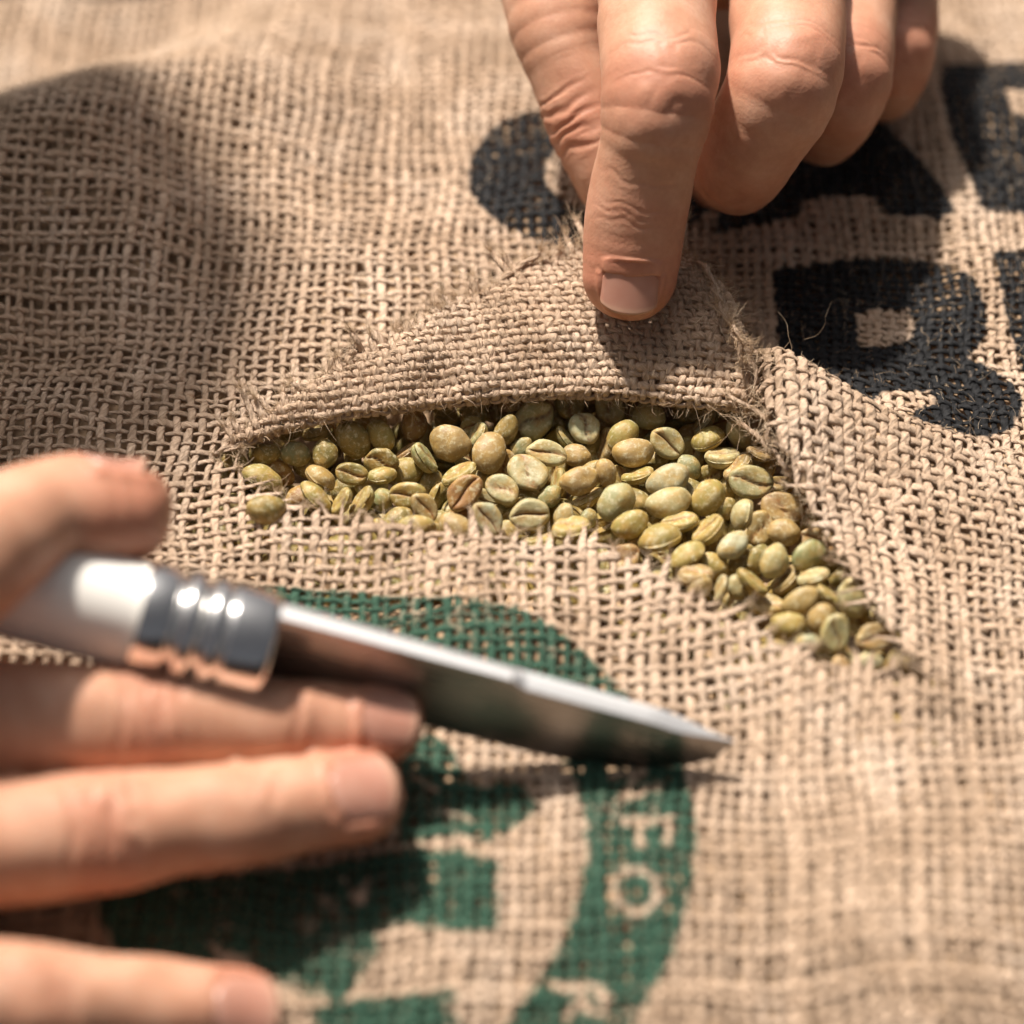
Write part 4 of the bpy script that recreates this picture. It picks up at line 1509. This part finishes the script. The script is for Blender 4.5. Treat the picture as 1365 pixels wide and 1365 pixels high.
hand_a = Hand([idx_f, mid_f, rin_f, pin_f, thu_f], [palm])
build_hand("hand", "bare hand pinching the folded burlap flap between thumb and straight index finger", hand_a, 1.5, 2)

# knife hand, low in the frame
UL = UP + 1.4 * TC
J, c, st, dv = finger([(515, 966, 10), (400, 964, 12.5), (190, 964, 17), (-120, 962, 25)], [UL, UL, UL, UL], (6.4, 7.6, 8.6, 9.6, 10.2, 11.5))
k_idx = Limb(J, dv, st, 8, lines=knuckle(c[2], 5, 2.1, 0.32, 0.7, 0.16, 1.1) + knuckle(c[1], 3, 1.9, 0.35, 0.6, 0.05, 1.1), flush=[(0, 8, 0.8), (c[2], 5, 0.4)], nail=(-4.6, 6.0, 0.85))
J, c, st, dv = finger([(478, 1062, 8.5), (345, 1082, 11), (125, 1112, 14), (-160, 1140, 20)], [UL, UL, UL, UL], (7.4, 8.4, 9.0, 10.0, 10.4, 11.5))
k_mid = Limb(J, dv, st, 8, lines=knuckle(c[2], 5, 2.3, 0.38, 0.7, 0.30, 1.0) + knuckle(c[1], 3, 2.0, 0.22, 0.6, 0.05, 1.1), flush=[(0, 8, 0.85), (c[2], 6, 0.45)], nail=(-5.2, 6.4, 0.86))
J, c, st, dv = finger([(318, 1352, -3.5), (210, 1345, 1), (30, 1340, 8), (-230, 1330, 16)], [UL, UL, UL, UL], (7.2, 8.2, 9.0, 10.0, 10.4, 11.5))
k_rin = Limb(J, dv, st, 8, lines=knuckle(c[2], 5, 2.0, 0.34, 0.75, 0.14, 1.1), flush=[(0, 8, 0.85)], nail=(-5.0, 6.2, 0.86))
J, c, st, dv = finger([(150, 1500, -16), (60, 1495, -12), (-60, 1480, -5), (-260, 1450, 8)], [UL, UL, UL, UL], (6.4, 7.2, 8.0, 8.8, 9.2, 10.5))
k_pin = Limb(J, dv, st, 7, nail=(-4.6, 5.6, 0.86))
TK = [at(160, 678, 40), at(60, 682, 43), at(-80, 768, 50), at(-330, 900, 34)]
tk = np.r_[0, np.cumsum([np.linalg.norm(TK[k + 1] - TK[k]) for k in range(3)])]
k_thu = Limb(TK, [np.array([0, 0.9, 0.75])] * 4, [(0, 9.0, 1.0, 0.9, 1.02), (tk[1] * 0.5, 10.0, 1.02, 0.95, 1.05), (tk[1], 9.6, 1.0, 0.98, 0.95), ((tk[1] + tk[2]) / 2, 9.8, 1, 1, 1), (tk[2], 11.5, 1, 1, 1), (tk[3], 15, 1.1, 1, 1)], 9,
             flush=[(0, 9, 0.8)], nail=(-4.5, 7, 0.85))
k_palm = Limb([at(-170, 1120, 26), at(-420, 1120, 30), at(-640, 1110, 36), at(-900, 1090, 44)], [UP] * 4,
              [(0, 12, 3.0, 1, 1), (35, 14, 3.0, 1, 1.1), (75, 18, 1.9, 1, 1), (120, 20, 1.5, 1, 1)], 10, K=24)
hand_b = Hand([k_idx, k_mid, k_rin, k_pin, k_thu], [k_palm])
hb = build_hand("hand", "blurred bare hand holding the white-handled knife, fingers resting on the sack", hand_b, 1.6, 1)

# unseen, added to shade the sack's far corner: sleeved arm of the knife hand
M_SHADE_SLEEVE = simple_mat("shade_sleeve_cotton", (0.05, 0.05, 0.06), 0.9, 0.0, 60, 0.3, 0.0008, 250)
w0, el, fo = at(-700, 1110, 40), np.array([-300.0, 55, 125]), np.array([-176.0, 158, 212])
shade_arm = Limb([w0, el, fo, fo + SUN_TO * 190], [UP, UP, UP, np.array([0, -1.0, 0])],
           [(0, 30, 1, 1, 1), (90, 38, 1, 1, 1), (200, 48, 1, 1, 1), (400, 56, 1, 1, 1), (600, 60, 1, 1, 1)], 40, K=40)
class Solo(Hand):
    pass
sl = Solo([shade_arm], [])
h_ = 6.0
dims = np.ceil((shade_arm.hi - shade_arm.lo) / h_).astype(int) + 1
G = np.stack(np.meshgrid(*[shade_arm.lo[k] + np.arange(dims[k]) * h_ for k in range(3)], indexing='ij'), -1).reshape(-1, 3)
Fv = sl.eval(G).reshape(dims)
Fv[0], Fv[-1], Fv[:, 0], Fv[:, -1], Fv[:, :, 0], Fv[:, :, -1] = 5, 5, 5, 5, 5, 5
V, Q = surface_nets(Fv, h_, shade_arm.lo)
n_cl = Noise(77, 40, 3)
V = V + vert_normals(V, Q) * (2.5 * n_cl(V[:, 0], V[:, 1], V[:, 2]))[:, None]
mesh_np("shade_sleeve", V, Q, M_SHADE_SLEEVE, hb)

# ------------------------------------------------------------------ the folding knife
knife = empty("folding_knife", "folding knife with white handle, ringed metal collar and bare steel blade", "knife")
tipP, colP = at(968, 1010, 1.0), at(362, 852, 25)
ex = tipP - colP
BL = np.linalg.norm(ex)
ex /= BL
ey = np.cross(UP, ex)
ey /= np.linalg.norm(ey)
ez = np.cross(ex, ey)
roll = R(-8)                                   # spine leans towards the viewer
ey2 = ey * math.cos(roll) + ez * math.sin(roll)
ez2 = ez * math.cos(roll) - ey * math.sin(roll)
KM = Matrix([[ex[r], ey2[r], ez2[r], colP[r] * S] for r in range(3)] + [[0, 0, 0, 1]])
knife.matrix_world = KM

def lathe(name, prof, mat, n=48, oval=1.0):
    prof = np.array(prof, float)
    a = np.linspace(0, 2 * math.pi, n, endpoint=False)
    V = np.stack([np.repeat(prof[:, 0], n), (prof[:, 1:2] * np.cos(a)[None]).ravel() * oval, (prof[:, 1:2] * np.sin(a)[None]).ravel()], 1)
    m = len(prof)
    i, j = np.meshgrid(np.arange(m - 1), np.arange(n), indexing='ij')
    F = np.stack([i * n + j, i * n + (j + 1) % n, (i + 1) * n + (j + 1) % n, (i + 1) * n + j], -1).reshape(-1, 4)
    return mesh_np(name, V, F, mat, knife)

def fillet(pts, r=0.35):
    out = [pts[0]]
    for k in range(1, len(pts) - 1):
        p, a, b = np.array(pts[k], float), np.array(pts[k - 1], float), np.array(pts[k + 1], float)
        la, lb = np.linalg.norm(a - p), np.linalg.norm(b - p)
        q = min(r, la * 0.4, lb * 0.4)
        for t in (0, 0.5, 1):
            s0, s1 = p + (a - p) / la * q, p + (b - p) / lb * q
            out.append(tuple((1 - t) ** 2 * s0 + 2 * t * (1 - t) * p + t * t * s1))
    out.append(pts[-1])
    return out

ZC = -2.5                                      # axis of the handle lies a little below the blade's middle
han = [(-124, 0.01), (-123.5, 6), (-121, 9.4), (-114, 10.2), (-100, 9.8), (-80, 9.2), (-60, 9.4), (-42, 9.6), (-30, 9.4), (-22, 9.2), (-20, 9.2)]
h_o = lathe("handle", fillet(han, 1.5), M_HANDLE, 56, 0.92)
fer = [(-22.5, 9.2), (-22.5, 9.9), (-17.2, 9.9), (-16.9, 8.9), (-15.7, 8.9), (-15.4, 10.2), (-12.9, 10.2), (-12.6, 8.9), (-11.3, 8.9)]
f_o = lathe("ferrule", fillet(fer, 0.5), M_FERRULE, 64, 0.95)
rin = [(-11.3, 8.8), (-11.1, 10.2), (-8.8, 10.2), (-8.5, 9.5), (-7.9, 9.5), (-7.6, 10.1), (-1.0, 9.9), (0.0, 9.4), (0.2, 7.2), (-1.0, 7.0), (-1.0, 0.01)]
r_o = lathe("locking_ring", fillet(rin, 0.5), M_FERRULE, 64, 0.95)
r_o.parent = f_o
for o in (h_o, f_o):
    o.location = (0, 0, ZC * S)
# blade: stations along x, section = spine top pair, shoulder pair, cutting edge
nx = 60
V = []
for k in range(nx):
    t = k / (nx - 1)
    x = -1.5 + t * (BL + 1.5)
    top = 6.6 - 1.2 * t - 5.4 * sstep(0.80, 1.0, t) * 0.25
    low_ = -10.4 + 0.9 * t
    belly = max(0.0, (t - 0.60) / 0.40)
    bot = low_ + (top - 0.15 - low_) * (1 - math.sqrt(max(0, 1 - belly ** 2.2)))
    w = 1.9 * (1 - 0.25 * t) * (1 - 0.85 * sstep(0.86, 1.0, t))
    sw = sstep(0.515, 0.535, t) * 1.15 * (1 - sstep(0.85, 1, t))    # ground swage on the front half of the spine
    sh = max(bot + 0.05, top - 1.6)
    V += [(x, w, top), (x, 0, top + 0.32 * (w / 1.75) - sw * 0.5), (x, -w, top - sw), (x, -w * 0.96, max(bot + 0.04, sh - sw)), (x, -0.06, bot), (x, 0.06, bot), (x, w * 0.96, sh)]
V = np.array(V)
F = []
for k in range(nx - 1):
    for q in range(7):
        a, b = k * 7 + q, k * 7 + (q + 1) % 7
        F.append((a, a + 7, b + 7, b))
bl = mesh_np("blade", V, np.array(F), M_STEEL, knife, smooth=False)
bl.data.materials.append(M_SPINE)
for k in range(nx - 1):
    for q in (0, 1):
        bl.data.polygons[k * 7 + q].material_index = 1
bev = bl.modifiers.new("soften", 'BEVEL')
bev.width = 0.0004
bev.segments = 2
bev.limit_method = 'ANGLE'
bev.angle_limit = R(35)
